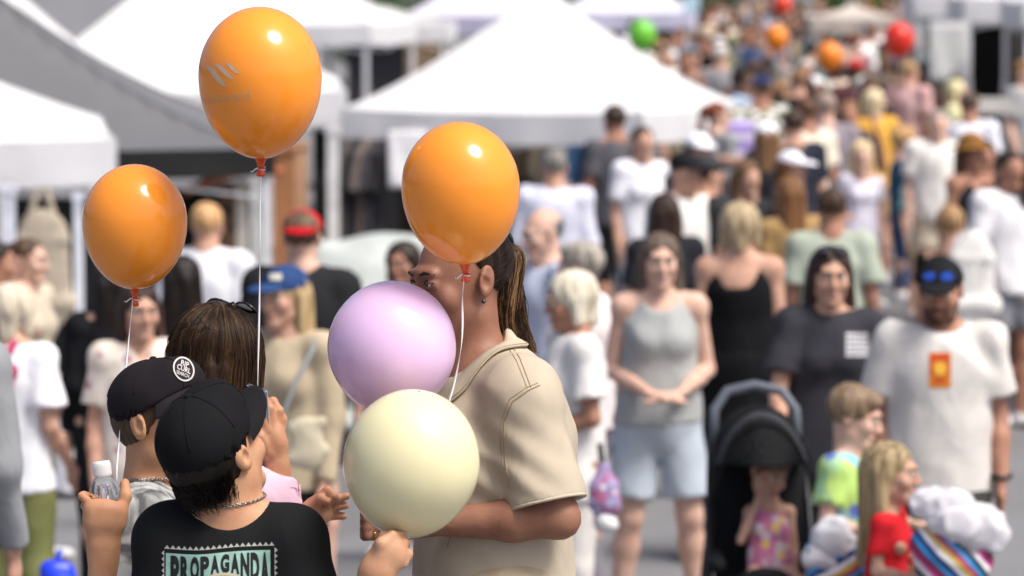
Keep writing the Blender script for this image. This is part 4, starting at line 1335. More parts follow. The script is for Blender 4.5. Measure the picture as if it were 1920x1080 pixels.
# people of the middle distance, further off (crowd meshes)
CR = 'shoppers on the street'
def far(*a, **k):
    k.setdefault('lod', 2); k.setdefault('group', CR); return person(*a, **k)
far(1437, 230, 1.70, 190, 'long-haired person in white cap and black tee, left of the sage tee', sex='f', top=('tee', '#25262a'), bottom=('trousers', '#24262c'), hat=('cap', '#f0f0f4'), hair=('long', '#6e5238'), sk='fair', arms=('hold', 'hold'))
far(1484, 284, 1.58, 60, 'brown-haired girl in small white cap beside the white cap', sex='f', top=('tee', '#4a4648'), bottom=('trousers', '#2b2b30'), hat=('cap', '#eeeef4'), hair=('long', '#5e3d24'), sk='fair')
far(1400, 300, 1.62, 30, 'brown-haired woman in dark top facing the camera near the white caps', sex='f', top=('tee', '#2c2d31'), bottom=('trousers', '#303238'), hair=('long', '#5c452f'), sk='fair', arms=('reach', 'down'))
far(1548, 174, 1.76, 182, 'broad man in mauve-grey tee seen from behind', sex='m', top=('tee', '#8b838b'), bottom=('shorts', '#3c3e46'), hair=('short', '#8c7a70'), sk='pale', bulk=1.25, arms=('down', 'loose'))
far(1487, 205, 1.72, 200, 'man in navy shirt reaching out his arm', sex='m', top=('tee', '#2a2f3c'), bottom=('trousers', '#2a2d35'), hair=('short', '#3b2d24'), sk='fair', arms=('reach', 'down'))
far(1637, 166, 1.70, 185, 'blond person in mustard tee seen from behind', sex='f', top=('tee', '#e0a94a'), bottom=('shorts', '#c8a27c'), hair=('bob', '#cbb491'), sk='fair', bulk=1.12)
far(1616, 262, 1.42, 5, 'blonde girl in pale lilac playsuit', sex='f', top=('tee', '#e8e4f2'), bottom=('shorts', '#dcd6ec'), hair=('long', '#cfae86'), sk='pale')
far(1694, 236, 1.44, 100, 'blond child in teal denim overall', sex='m', top=('long', '#34607c'), bottom=('trousers', '#2a4f78'), hair=('mop', '#a98558'), sk='pale', arms=('hold', 'hold'))
far(1728, 292, 1.28, 30, 'small child in turquoise tee', sex='m', top=('tee', '#8fc4c8'), bottom=('shorts', '#b4a48c'), hair=('short', '#b59872'), sk='pale')
far(1760, 206, 1.66, 0, 'person in cream tee facing the camera up the street', sex='m', top=('tee', '#ece8e0'), bottom=('shorts', '#c8bba4'), hair=('short', '#8f867e'), sk='pale', bulk=1.15)
far(1690, 108, 1.78, 184, 'man in black tee under the red balloon', sex='m', top=('tee', '#15171b'), bottom=('shorts', '#22242a'), hair=('short', '#2c221c'), sk='fair', bulk=1.1)
far(1794, 150, 1.64, 70, 'blonde woman in yellow-green top near the right stalls', sex='f', top=('tee', '#d9d7a8'), bottom=('skirt', '#e4e2dc'), hair=('bob', '#dcc394'), sk='pale')
far(1818, 172, 1.70, 160, 'man in white shirt near the right stalls', sex='m', top=('tee', '#eeeef6'), bottom=('trousers', '#3b4256'), hair=('short', '#4b3b30'), sk='tan', bulk=1.1)
far(1822, 256, 1.66, 40, 'woman in brown sun hat and dark top', sex='f', top=('tank', '#24252b'), bottom=('shorts', '#3a3d47'), hat=('brimhat', '#8a6234'), hair=('mid', '#4e3622'), sk='tan')
far(1862, 336, 1.28, 178, 'boy in navy tee and navy trousers walking away at the right', sex='m', top=('tee', '#1f2a48'), bottom=('trousers', '#26305a'), hair=('short', '#5a4534'), sk='tan', arms=('loose', 'down'), legs=('fwd', 'back'), bulk=1.12)
far(1782, 384, 1.40, 170, 'child in black top beside the boy in navy', sex='m', top=('tee', '#191a1d'), bottom=('shorts', '#c9bba6'), hair=('short', '#8d6f4d'), sk='fair')
far(1896, 282, 1.68, 20, 'man in white tee at the right edge', sex='m', top=('tee', '#eeeef0'), bottom=('shorts', '#7d7f86'), hair=('short', '#2b211b'), sk='tan', arms=('hold', 'down'))
far(1917, 306, 1.6, 180, 'dark-haired woman in grey top cut by the right edge', sex='f', top=('tee', '#b9b4ae'), bottom=('trousers', '#4a4a50'), hair=('pony', '#2d221b'), sk='fair')
far(1846, 262, 1.6, 10, 'dark-haired woman in black dress between the hat and the white tee', sex='f', top=('dress', '#1c1c22'), bottom=('none', ''), hem=.5, hair=('long', '#1d1614'), sk='tan')
far(1284, 286, 1.72, 40, 'man in black cap and white tee right of the middle tent', sex='m', top=('tee', '#ecebe6'), bottom=('trousers', '#3a3d42'), hat=('cap', '#1b1c20'), hair=('short', '#2a221c'), sk='fair', bulk=1.1)
far(1326, 292, 1.68, 120, 'man in black cap and charcoal shirt beside the white tee', sex='m', top=('tee', '#38393e'), bottom=('trousers', '#2d2f35'), hat=('cap', '#3a3b3e'), hair=('short', '#2a221c'), sk='fair')
far(1310, 250, 1.7, 20, 'person in white cap in front of the lilac banner', sex='f', top=('tee', '#47454c'), bottom=('trousers', '#33353c'), hat=('cap', '#f2f2f6'), hair=('mid', '#43322a'), sk='fair')
far(1246, 362, 1.62, 185, 'dark long-haired woman in black tee below the middle tent corner', sex='f', top=('tee', '#26272d'), bottom=('trousers', '#2b2c33'), hair=('long', '#2d1f18'), sk='fair', bulk=1.1)
far(1152, 196, 1.80, 205, 'man in dark grey tee and black trousers shopping under the middle tent', sex='m', top=('tee', '#55545a'), bottom=('trousers', '#1e1f22'), hair=('short', '#3a2d24'), sk='tan', arms=('hold', 'hold'), bulk=1.1)
far(1205, 236, 1.70, 20, 'woman in white shirt facing out under the tent corner', sex='f', top=('tee', '#eeeef4'), bottom=('trousers', '#9aa4ac'), hair=('pony', '#33271f'), sk='fair')
far(1330, 455, 1.5, 186, 'dark-haired girl in charcoal tee left of the black dress', sex='f', top=('tee', '#3a3b40'), bottom=('shorts', '#7b8794'), hair=('pony', '#2b1f19'), sk='fair') if False else None
far(1480, 330, 1.6, 200, 'brown-haired woman in camel jumper before the white caps', sex='f', top=('long', '#a08257'), bottom=('trousers', '#24252a'), hair=('long', '#6b4a2e'), sk='fair')
far(1640, 330, 1.55, 40, 'woman in cream dress beyond the sage tee', sex='f', top=('dress', '#ded6c8'), bottom=('none', ''), hem=.5, hair=('mid', '#6b4b33'), sk='fair') if False else None

# ------------------------------------------------------------------ the crowd up the street
rng = random.Random(11)
TC = [('black', '#17181b'), ('grey', '#6f7074'), ('slate', '#4c525c'), ('taupe', '#8a7c6e'), ('black', '#1e1e21'), ('navy', '#20273a'), ('white', '#dddcda'), ('black', '#1a1b1e'), ('grey', '#9a9a9c'), ('cream', '#e2d8c4'), ('white', '#efeff2'), ('charcoal', '#34353a'), ('black', '#222226'), ('white', '#e6e4e0'), ('navy', '#262f4a'), ('beige', '#c9b79c'),
      ('white', '#ecebe9'), ('black', '#1a1b1e'), ('navy', '#262f4a'), ('grey', '#8c8c90'), ('pale blue', '#a9bfd8'), ('cream', '#e2d8c4'), ('tan', '#b39570'), ('dusty pink', '#d3a9a6'),
      ('olive', '#777a56'), ('mustard', '#bf9b62'), ('teal', '#6d8a8c'), ('charcoal', '#3c3d42'), ('lilac', '#b9addb'), ('rust', '#8a6250'), ('mint', '#b6d2c2'), ('burgundy', '#5e3a40'), ('denim blue', '#54719a')]
BC = [('black', '#1c1d20'), ('denim', '#4a6288'), ('navy', '#272d44'), ('khaki', '#a39274'), ('grey', '#77787c'), ('cream', '#d8cfbf'), ('brown', '#5f4b3c')]
HC = [('dark brown', '#2c1f18'), ('black', '#1a1412'), ('dark brown', '#33241b'), ('brown', '#543a28'), ('light brown', '#7d5c3e'), ('dark blonde', '#8f744e'), ('grey', '#77736e'), ('brown', '#4a3424'), ('dark brown', '#2c1f18'), ('auburn', '#6b3822'), ('silver', '#bab6b0')]
POSE = [(('down', 'down'), ('stand', 'stand'), 0, 0), (('hold', 'hold'), ('fwd', 'back'), 28, 0), (('loose', 'down'), ('back', 'fwd'), -24, 3), (('clasp', 'clasp'), ('stand', 'wide'), -12, 0), (('down', 'phone'), ('stand', 'stand'), 15, 4), (('face', 'loose'), ('fwd', 'back'), -30, 0), (('hip', 'down'), ('wide', 'stand'), 20, -3)]
used = set()
placed = [Vector((r.location.x, r.location.y, 0)) for r in COL.objects if r.name.startswith('person')]
count = 0
def crowd_at(x, y, where):
    global count
    sex = rng.choice('mf')
    for _ in range(40):
        t = rng.choice(TC); b = rng.choice(BC); h = rng.choice(HC)
        tk = rng.choice(['tee', 'tee', 'long'] if sex == 'm' else ['tee', 'tank', 'dress', 'tee', 'long'])
        bk = rng.choice(['trousers', 'shorts']) if sex == 'm' else rng.choice(['trousers', 'shorts', 'skirt'])
        hk = 'short' if sex == 'm' else rng.choice(['long', 'bob', 'pony', 'mid'])
        hat = None; hn = ''
        if rng.random() < .16:
            hc = rng.choice([('white', '#eeeeee'), ('black', '#1d1d20'), ('red', '#b8282c'), ('navy', '#27365c')]); hat = ('cap', hc[1]); hn = hc[0]
        tn = {'tee': 'tee', 'tank': 'singlet', 'dress': 'dress', 'long': 'jumper'}[tk]
        away = rng.random() < .55
        rot = (180 if away else 0) + rng.uniform(-50, 50)
        who = 'man' if sex == 'm' else 'woman'
        who = '%s in %s cap,' % (who, hn) if hn else '%s-haired %s in' % (h[0], who)
        if tk == 'dress': lab = '%s %s dress, %s' % (who, t[0], where)
        else: lab = '%s %s %s and %s %s, %s' % (who, t[0], tn, b[0], bk, where)
        if lab not in used: break
    used.add(lab)
    H = rng.uniform(1.66, 1.84) if sex == 'm' else rng.uniform(1.56, 1.72)
    if rng.random() < .1: H = rng.uniform(1.15, 1.4); lab = lab.replace('woman', 'girl').replace(' man ', ' boy ')
    ps = POSE[rng.randrange(7)]
    pat = rng.choice(['stripes', 'check', 'floral']) if rng.random() < .22 else None
    person(0, 0, H, rot, lab, sex, ps[0], ps[1], (tk, t[1]), (bk, b[1]) if tk != 'dress' else ('none', ''), (hk, h[1]), rng.choice(['pale', 'fair', 'fair', 'tan', 'tan', 'brown']), hat,
           rng.choice(['#e4e2de', '#222326', '#8a6f58']), lod=2, hem=.48 if tk == 'dress' else None, place=(x, y, ground(x, y)), group='crowd up the street', yaw=ps[2], lean=ps[3], tmat=cloth(t[1], pattern=pat, c2=rng.choice(['#e8e6e2', '#3a3f4a', '#b08a7a', '#7c8a92']), scale=.6) if pat else None)
    count += 1
def try_place(px, s, where, gap=.52):
    d = FP / s
    x = (px - 960) / s; y = d
    p = Vector((x, y, 0))
    if any((p - q).length < gap for q in placed): return False
    placed.append(p); crowd_at(x, y, where); return True
tries = 0
while count < 185 and tries < 3000:
    tries += 1
    u = rng.random()
    s = 1 / (1 / 205 + u * (1 / 66 - 1 / 205))
    lo = 1250 if s < 150 else 1330 + (s - 150) * 1.2
    hi = 1960 if s > 150 else 1800 - (150 - s) * 1.0
    px = rng.uniform(lo, hi)
    if px > 1700 and s < 150 and px > 1560 + (s - 74) * 3: continue
    where = ('far crowd' if s < 100 else 'mid crowd' if s < 145 else 'nearer crowd') + (', left' if px < 1450 else ', centre' if px < 1640 else ', right')
    try_place(px, s, where)
for px, s in [(655, 138), (690, 142), (715, 128), (735, 120), (760, 118), (790, 125), (815, 112), (850, 104), (1110, 100), (1150, 108), (1190, 118), (1230, 122), (1262, 140), (1080, 96), (1285, 170), (1240, 160)]:
    try_place(px, s, 'between the far tents', .3)
for px, s in [(1345, 235), (1425, 215), (1510, 248), (1590, 232), (1840, 236), (1385, 262)]:
    try_place(px, s, 'behind nearest group', .4)
print('CROWD', count, 'tries', tries)
for lab, r, S in M: print('MID %-70s H=%.2f y=%.1f' % (lab[:70], r['_s'], r.location.y))
for o in COL.objects:
    if '_s' in o: del o['_s']

# ------------------------------------------------------------------ foreground group
def W(px, py, d): return npv(at(px, py, d))

def fobj(name, prims, h, mat, root, fine=None, noise=None, amp=0., disp=None, parent=None, extra=None):
    V, Q = field_mesh(prims, h, fine, noise, amp, disp)
    if extra: V, Q = join_np([(V, Q)] + extra)
    base = npv(root.location)
    o = obj(name, mesh_np(name, V - base, Q), mat, parent or root)
    return o, BVHTree.FromPolygons([tuple(v) for v in V], [tuple(q) for q in Q])

def fskel(sex, bodyrot, shc, shw, neck, chest, pel, head, HM, hs, arms, k, kw, feet=.55, hipw=.088):
    """joints given as world points; bodyrot turns the trunk"""
    Mb = rotz(R(bodyrot)); lat = Mb[:, 0]
    S = dict(sex=sex, k=k, kw=kw, hs=hs, neck=neck, chest=chest, pel=pel, head=head, HM=HM)
    S['shL'] = shc + lat * shw; S['shR'] = shc - lat * shw
    for sd in 'LR':
        for nm, v in zip(('el', 'wr', 'hd'), arms[sd]): S[nm + sd] = v
        sg = 1 if sd == 'L' else -1
        S['hip' + sd] = pel + lat * sg * hipw * k - np.array([0, 0, .04 * k])
        g = feet
        S['kn' + sd] = np.array([S['hip' + sd][0], S['hip' + sd][1], g + (pel[2] - g) * .53]) - Mb[:, 1] * .02
        S['an' + sd] = np.array([S['hip' + sd][0], S['hip' + sd][1], g + .085 * k])
        S['to' + sd] = S['an' + sd] - Mb[:, 1] * .16 * k - np.array([0, 0, .055 * k])
    return S

def lids(c, M, s):
    q = lambda x, y, z: c + s * (M @ np.array([x, y, z]))
    L = []
    for sg in (-1, 1):
        L.append(ell(q(sg * .031, -.0790, .002), np.array((.0152, .0145, .0140)) * s, .004 * s, M))
        L.append(ell(q(sg * .0315, -.0955, .0015), np.array((.0125, .0120, .0030)) * s, .0015 * s, M, '-'))
    return L

def finger(pts, r0=.0092, r1=.0070, k=.004):
    n = len(pts) - 1
    rr = [r0 + (r1 - r0) * i / n for i in range(n + 1)]
    return [cone(pts[i], pts[i + 1], rr[i] * (1.05 if i == 0 else 1), rr[i + 1], k) for i in range(n)]

def strands_mesh(lines, r0, r1, base, name='hair_strands'):
    """lines (n, m, 3) -> one mesh of thin three-sided tubes"""
    Ls = np.asarray(lines, dtype=np.float64); n, m, _ = Ls.shape
    T = np.gradient(Ls, axis=1); T /= np.linalg.norm(T, axis=2, keepdims=True) + 1e-9
    ref = np.array([.31, .55, .77]); U = np.cross(T, ref); U /= np.linalg.norm(U, axis=2, keepdims=True) + 1e-9
    B = np.cross(T, U)
    rad = np.linspace(r0, r1, m)[None, :, None]
    V = np.stack([Ls + rad * (math.cos(a) * U + math.sin(a) * B) for a in (0, 2.094, 4.189)], 2)
    V = V.reshape(-1, 3) - base
    i = np.arange(n)[:, None, None] * (m * 3) + np.arange(m - 1)[None, :, None] * 3
    k = np.arange(3)[None, None, :]; k2 = (k + 1) % 3
    Q = np.stack([i + k, i + k2, i + k2 + 3, i + k + 3], -1).reshape(-1, 4)
    return mesh_np(name, V, Q)

def cam_hit(bvh, px, py):
    d = (at(px, py, 1.0) - CAM).normalized()
    loc, nor, idx, dist = bvh.ray_cast(CAM, d, 60)
    return loc, nor

def seam(bvh, pts, r, mat, parent, base, name='seam', lift=.0004, n=14):
    out = []
    for (x0, y0), (x1, y1) in zip(pts[:-1], pts[1:]):
        for i in range(n):
            t = i / n; loc, nor = cam_hit(bvh, x0 + (x1 - x0) * t, y0 + (y1 - y0) * t)
            if loc is not None: out.append(loc + nor * lift - Vector(base))
    # break the line where the ray jumps to another layer
    runs, cur = [], []
    for p in out:
        if cur and (p - cur[-1]).length > .02: runs.append(cur); cur = []
        cur.append(p)
    runs.append(cur)
    for c in runs:
        if len(c) > 1:
            m = MB(); m.tube(c, r, 5); m.build(name, mat, parent)

def ring_on(bvh, c, zc, slope, r0=.3, n=72, lift=.002):
    """closed ring of points on a surface round a vertical axis through c; height zc + slope . dir"""
    pts = []
    for i in range(n):
        a = 2 * math.pi * i / n; d = Vector((math.cos(a), math.sin(a), 0))
        z = zc + slope[0] * d.x + slope[1] * d.y
        o = Vector((c[0], c[1], z)); loc, nor, idx, dist = bvh.ray_cast(o + d * r0, -d, r0)
        if loc is None: loc, nor = o + d * .06, d
        pts.append(loc + nor * lift)
    return pts

def neck_ring(bvh, c, r, n=60, sx=1.0):
    pts = []
    for i in range(n):
        a = 2 * math.pi * i / n; d = Vector((math.cos(a), math.sin(a), 0))
        loc, nor, ix, ds = bvh.ray_cast(Vector(c) + d * r + Vector((0, 0, .12)), Vector((0, 0, -1)), .4)
        if loc is not None: pts.append(loc + Vector((0, 0, .0015)))
    return pts

def smooth_ring(p, it=6):
    p = [Vector(q) for q in p]; n = len(p)
    for _ in range(it): p = [(p[i - 1] + p[i] * 2 + p[(i + 1) % n]) / 4 for i in range(n)]
    return p

def text_mesh(body, size=1.0, bold=0.0, res=3):
    cu = bpy.data.curves.new('txt', 'FONT'); cu.body = body; cu.size = size; cu.align_x = 'CENTER'; cu.align_y = 'CENTER'
    cu.resolution_u = res; cu.offset = bold
    o = bpy.data.objects.new('txt', cu); COL.objects.link(o)
    dg = bpy.context.evaluated_depsgraph_get(); me = bpy.data.meshes.new_from_object(o.evaluated_get(dg))
    bpy.data.objects.remove(o); bpy.data.curves.remove(cu)
    return me

def print_on(bvh, me2d, fpx, mat, parent, base, name, maxlen, lift=.0006):
    """wrap a flat design (xy mesh) onto a surface: fpx maps design xy -> picture pixel, the surface point is found by ray"""
    bm = bmesh.new(); bm.from_mesh(me2d)
    bmesh.ops.triangulate(bm, faces=bm.faces[:])
    for _ in range(5):
        es = [e for e in bm.edges if e.calc_length() > maxlen]
        if not es: break
        bmesh.ops.subdivide_edges(bm, edges=es, cuts=1, use_grid_fill=False)
        bmesh.ops.triangulate(bm, faces=bm.faces[:])
    dead = []
    for v in bm.verts:
        x, y = fpx(v.co.x, v.co.y); loc, nor = cam_hit(bvh, x, y)
        if loc is None: dead.append(v)
        else: v.co = loc + nor * lift - Vector(base)
    bmesh.ops.delete(bm, geom=dead, context='VERTS')
    me = bpy.data.meshes.new(name); bm.to_mesh(me); bm.free()
    return obj(name, me, mat, parent)

def poly2d(polys):
    me = bpy.data.meshes.new('poly'); v = []; f = []
    for p in polys:
        f.append(tuple(range(len(v), len(v) + len(p)))); v += [(x, y, 0) for x, y in p]
    me.from_pydata(v, [], f); me.update(); return me

def cap_front(S, root, mat, matb, low=-.30, zc=.012, brimy=0, seamr=.0012):
    """six panel cap: shell, brim, button and raised seams"""
    c, MM, s = S['head'], S['HM'], S['hs']; base = npv(root.location)
    q = lambda x, y, z: c + s * (MM @ np.array([x, y, z]))
    dome = [ell(q(0, .016, .040), np.array((.090, .107, .092)) * s, .02 * s, MM), ell(q(0, -.045, .085), np.array((.055, .045, .045)) * s, .03 * s, MM),
            half(q(0, 0, zc), MM @ np.array([0, low, -1.0]), .004 * s),
            ell(q(0, .016, .020), np.array((.083, .100, .086)) * s, .004 * s, MM, '-')]
    o, bv = fobj('cap', dome, .0042, mat, root, noise=make_noise(5, 60), amp=.0010)
    # brim: curved plate
    N, K = 26, 8; V = []
    for top in (1, 0):
        for j in range(K + 1):
            v = j / K
            for i in range(N + 1):
                u = i / N * 2 - 1; an = u * R(66)
                r_in = np.array([math.sin(an) * .086, .016 - math.cos(an) * .104]); 
                ext = .078 * math.cos(u * math.pi / 2) ** .55 if abs(u) < 1 else 0
                y_in = r_in[1]; x = r_in[0] * (1 + .02 * v); y = r_in[1] - ext * v
                z = (zc + low * y_in + .003) + brimy * v - .020 * (x / .08) ** 2 * v - .010 * v - (0 if top else .0028)
                V.append(q(x, y, z) - base)
    n1 = (N + 1) * (K + 1); Fc = []
    for j in range(K):
        for i in range(N):
            a = j * (N + 1) + i
            Fc.append((a, a + N + 1, a + N + 2, a + 1)); Fc.append((n1 + a, n1 + a + 1, n1 + a + N + 2, n1 + a + N + 1))
    for i in range(N):
        a = K * (N + 1) + i; Fc.append((a, n1 + a, n1 + a + 1, a + 1))
    b = obj('brim', mesh_np('brim', np.array(V), np.array(Fc)), matb, o)
    m = MB()
    for k in range(6):
        a = R(60 * k + 30); d = np.array([math.sin(a), math.cos(a)]); pts = []
        for t in np.linspace(.12, 1.35, 18):
            p = np.array([d[0] * .090 * math.sin(t), .016 + d[1] * .107 * math.sin(t), .040 + .092 * math.cos(t)])
            w = q(*(p * 1.25 - np.array([0, .016, .04]) * .25)); dd = Vector(q(0, .016, .04)) - Vector(w); dd.normalize()
            loc, nor, ix, ds = bv.ray_cast(Vector(w), dd, .1)
            if loc is not None: pts.append(loc + nor * .0004 - Vector(base))
        if len(pts) > 2: m.tube(pts, seamr, 5)
    m.build('panel_seam', mat, o)
    m = MB(); m.lathe([(.008 * s, 0), (.007 * s, .004 * s), (.003 * s, .006 * s), (.0005, .0063 * s)], 12)
    bt = m.build('button', mat, o, loc=Vector(q(0, .016, .131) - base), rot=Matrix(MM.tolist()).to_euler())
    return o, bv

def chain(pts, base, parent, mat, link=.0052, r=.0011):
    m = MB(); n = len(pts); L = 0
    pts = [Vector(p) - Vector(base) for p in pts]
    acc = 0; nxt = 0; k = 0
    for i in range(n):
        a, b = pts[i], pts[(i + 1) % n]; seg = (b - a).length
        while nxt <= acc + seg:
            p = a.lerp(b, (nxt - acc) / max(seg, 1e-9)); t = (b - a).normalized()
            up = Vector((0, 0, 1)) if k % 2 == 0 else t.cross(Vector((0, 0, 1))).normalized()
            up = (up - t * up.dot(t)).normalized()
            m.tube([p + t * link * .75 * math.cos(q) + up * link * .45 * math.sin(q) for q in np.linspace(0, 6.2832, 9)], r, 4, caps=False)
            nxt += link * 1.05; k += 1
        acc += seg
    m.build('necklace', mat, parent)

# ---------------------------------------------------------------- woman in the beige shirt
def woman_beige():
    base = Vector((-.05, 7.03, .55)); base.x = (925 - 960) / 980
    root = empty('person', base); tag(root, 'woman in beige short-sleeved shirt with dark ponytail, face behind balloons', 'person')
    HM = rotz(R(-59)) @ rotx(R(5)) @ roty(R(-3))
    head = W(860, 524, 7.0)
    shc = W(929, 748, 7.03)
    arms = {'L': (W(1050, 972, 6.84), W(800, 980, 6.86), W(690, 985, 6.86)), 'R': (W(930, 990, 7.18), W(760, 985, 7.06), W(690, 985, 6.98))}
    S = fskel('f', -70, shc, .158, W(896, 738, 7.03), W(925, 830, 7.03), W(925, 1125, 7.03), head, HM, .95, arms, 1.0, 1.12)
    pr = body_prims(S, True, hands=False)
    pr += lids(head, HM, .95)
    pr += [cone(W(880, 600, 7.01), W(888, 720, 7.02), .045, .050, .03)]
    fine = ([(head[0] - .13, head[0] + .13, .0036)], [(head[1] - .13, head[1] + .13, .0036)], [(head[2] - .16, head[2] + .11, .0036)])
    # her left hand closed round the ribbon
    d = 6.86
    hp = [cone(W(810, 980, d), W(735, 982, d), .027, .034, .015, flat=.75, n=(0, 1, 0)), ell(W(722, 984, d), (.038, .022, .034), .012)]
    for i, (y0, y1, y2) in enumerate([(962, 958, 970), (976, 974, 984), (990, 990, 996), (1002, 1004, 1006)]):
        hp += finger([W(716, y0, d - .005), W(688 - (3 if i in (1, 2) else 0), y1, d - .018), W(684, (y1 + y2) / 2, d + .012), W(704, y2, d + .024)], .0098, .0082, .005)
    hp += finger([W(735, 962, d + .01), W(712, 954, d + .03), W(694, 962, d + .035)], .0115, .009, .006)
    hv = field_mesh(hp, .0034)
    body, bvb = fobj('body', pr, .010, skin('#946a55'), root, fine, extra=[hv])
    add_face_at(root, S, '#2a1b14', '#8d5046', '#2f1d12')
    m = MB(); 
    m.tube([tuple(Vector(W(703 + 0 * t, 1003 + 9 * math.cos(t), d - .016 + .0105 * math.sin(t))) - base) for t in np.linspace(0, 6.2832, 17)], .0014, 6)
    m.build('ring', solid('#c9a75a', .2, 1.0), root)
    q = lambda x, y, z: head + .95 * (HM @ np.array([x, y, z]))
    m = MB(); m.lathe([(.0002, .0042), (.003, .003), (.0042, 0), (.003, -.003), (.0002, -.0042)], 12)
    m.build('earring', solid('#0f1512', .1, spec=.8), root, loc=Vector(q(.084, .004, -.043)) - base)
    # scalp hair and ponytail
    dark, light = hairm('#1d130e', '#3a281d'), hairm('#5d4129', '#a07d55')
    hs_ = hair_prims(S, 'pony')[:3]; hs_[1] = half(q(0, -.038, .084), HM @ np.array([0, -.75, -.55]), .010)
    fobj('hair', hs_, .004, dark, root, disp=strand_disp(S, .0016, 22))
    rs = np.random.RandomState(4)
    pony0 = q(0, .118, .060)
    L = []
    for i in range(1700):
        # from the hairline back over the skull to the tie
        a = rs.uniform(-1, 1) * 2.2; z = rs.uniform(-.085, .11)
        st = np.array([math.sin(a), -math.cos(a), 0]); 
        p0 = np.array([.085 * st[0], .022 + .101 * st[1], .036 + rs.uniform(-.10, .085)])
        if p0[1] + .733 * p0[2] < .026 or p0[1] > .11: continue
        e0 = (p0 - np.array([0, .022, .036])) / np.array([.083, .1, .088]); e0 /= np.linalg.norm(e0)
        e1 = (np.array([0, .118, .060]) - np.array([0, .022, .036])) / np.array([.083, .1, .088]); e1 /= np.linalg.norm(e1)
        pts = []
        for t in np.linspace(0, 1, 12):
            e = e0 * (1 - t) + e1 * t; e /= np.linalg.norm(e)
            r = 1.0 + .012 * math.sin(t * 3.1) + rs.uniform(0, .006)
            pts.append(q(*(np.array([0, .022, .036]) + e * np.array([.083, .1, .088]) * r)))
        L.append(pts)
    bs = npv(base)
    obj('hair_strands', strands_mesh(np.array(L), .0006, .0006, bs), dark, root)
    path = [pony0, W(955, 478, 7.05), W(944, 540, 7.05), W(952, 600, 7.05), W(980, 655, 7.04)]
    pl = np.array(path)
    def bez(t):
        t = t * (len(pl) - 1); i = min(int(t), len(pl) - 2); f = t - i
        p0, p1, p2, p3 = pl[max(i - 1, 0)], pl[i], pl[i + 1], pl[min(i + 2, len(pl) - 1)]
        return .5 * (2 * p1 + (p2 - p0) * f + (2 * p0 - 5 * p1 + 4 * p2 - p3) * f * f + (3 * p1 - p0 - 3 * p2 + p3) * f ** 3)
    for nm, mat, n, sel in (('ponytail', dark, 1500, 0), ('ponytail_highlights', light, 800, 1)):
        L = []
        for i in range(n):
            a = rs.uniform(0, 6.28); rr = math.sqrt(rs.uniform(0, 1)); end = rs.uniform(.72, 1.03) if sel == 0 else rs.uniform(.9, 1.08)
            if sel and rs.uniform() < .6: a = rs.uniform(-2.4, 1.4)
            ph = rs.uniform(0, 6.28); L0 = []
            for t in np.linspace(0, 1, 16):
                tt = min(t * end, 1); p = bez(tt) + (bez(1) - bez(.97)) * 30 * max(0, t * end - 1)
                w = .013 + .027 * math.sin(min(1, tt * 1.6) * 1.57) - .022 * max(0, tt - .6) / .4
                L0.append(p + np.array([math.cos(a) * w * rr * 1.0, math.sin(a) * w * rr, .0]) + np.array([.005 * math.sin(t * 7 + ph) + .007 * math.sin(t * 9 + a * 2), .005 * math.cos(t * 6 + ph), 0]) * t)
            L.append(L0)
        obj(nm, strands_mesh(np.array(L), .0007, .0004, bs), mat, root)
    pr = [cone(bez(t0), bez(t1), r0, r1, .012) for t0, t1, r0, r1 in ((0.03, .3, .014, .028), (.3, .6, .028, .026), (.6, .86, .026, .008))]
    fobj('ponytail_core', pr, .005, dark, root, disp=lambda P: .003 * np.sin(P[:, 0] * 420 + np.sin(P[:, 2] * 40)))
    m = MB(); m.tube([tuple(Vector(pony0 + HM @ np.array([.017 * math.cos(t), .004, .017 * math.sin(t)])) - base) for t in np.linspace(0, 6.2832, 15)], .0045, 6)
    m.build('hair_tie', solid('#151313', .8), root)
    for n_, (x0, y0, x1, y1, x2, y2) in enumerate([(937, 452, 962, 455, 966, 492), (941, 456, 958, 470, 964, 478), (880, 505, 884, 520, 879, 548)]):
        pass
    # shirt
    sm = cloth('#b9ad99', .8, .55)
    M_ = tframe(S); back = M_[:, 1]; lat = M_[:, 0]; up = M_[:, 2]
    shL = W(983, 752, 6.875); cuff = W(1026, 946, 6.845)
    sp = [ell(W(930, 868, 7.03), (.165, .132, .16), .06, M_), cone(W(926, 800, 7.03), W(925, 1270, 7.03), .160, .188, .05, flat=.86, n=back, cap=True),
          ell(W(868, 842, 7.0), (.05, .115, .075), .06),
          ell(S['chest'] + lat * .07 - back * .104 - up * .01, (.078, .066, .072), .06, M_), ell(S['chest'] - lat * .07 - back * .104 - up * .01, (.078, .066, .072), .06, M_),
          cone(S['shL'], S['shR'], .058, .058, .06), ell(shL, (.062, .06, .064), .05),
          cone(W(912, 716, 7.03), shL + np.array([0, 0, .02]), .052, .048, .05), cone(W(912, 716, 7.03), S['shR'] + np.array([0, 0, .01]), .052, .045, .05),
          cone(W(932, 700, 7.05), W(972, 820, 7.08), .045, .10, .06),
          cone(shL, cuff, .060, .076, .030, cap=True, flat=.92, n=(0, 1, 0)),
          cone(shL + (cuff - shL) * .86, cuff + (cuff - shL) * .1, .058, .064, .004, op='-', flat=.92, n=(0, 1, 0)),
          cone(W(894, 694, 7.01), W(880, 560, 7.0), .056, .072, .010, op='-')]
    Sr = S['shR']; sp.append(cone(Sr, Sr + (S['elR'] - Sr) * .75, .060, .066, .04, cap=True))
    nz1 = make_noise(31, 20, (1, 1, .6)); nz2 = make_noise(32, 46, (1, .6, .6)); nz3 = make_noise(33, 17, (1, 1, .45))
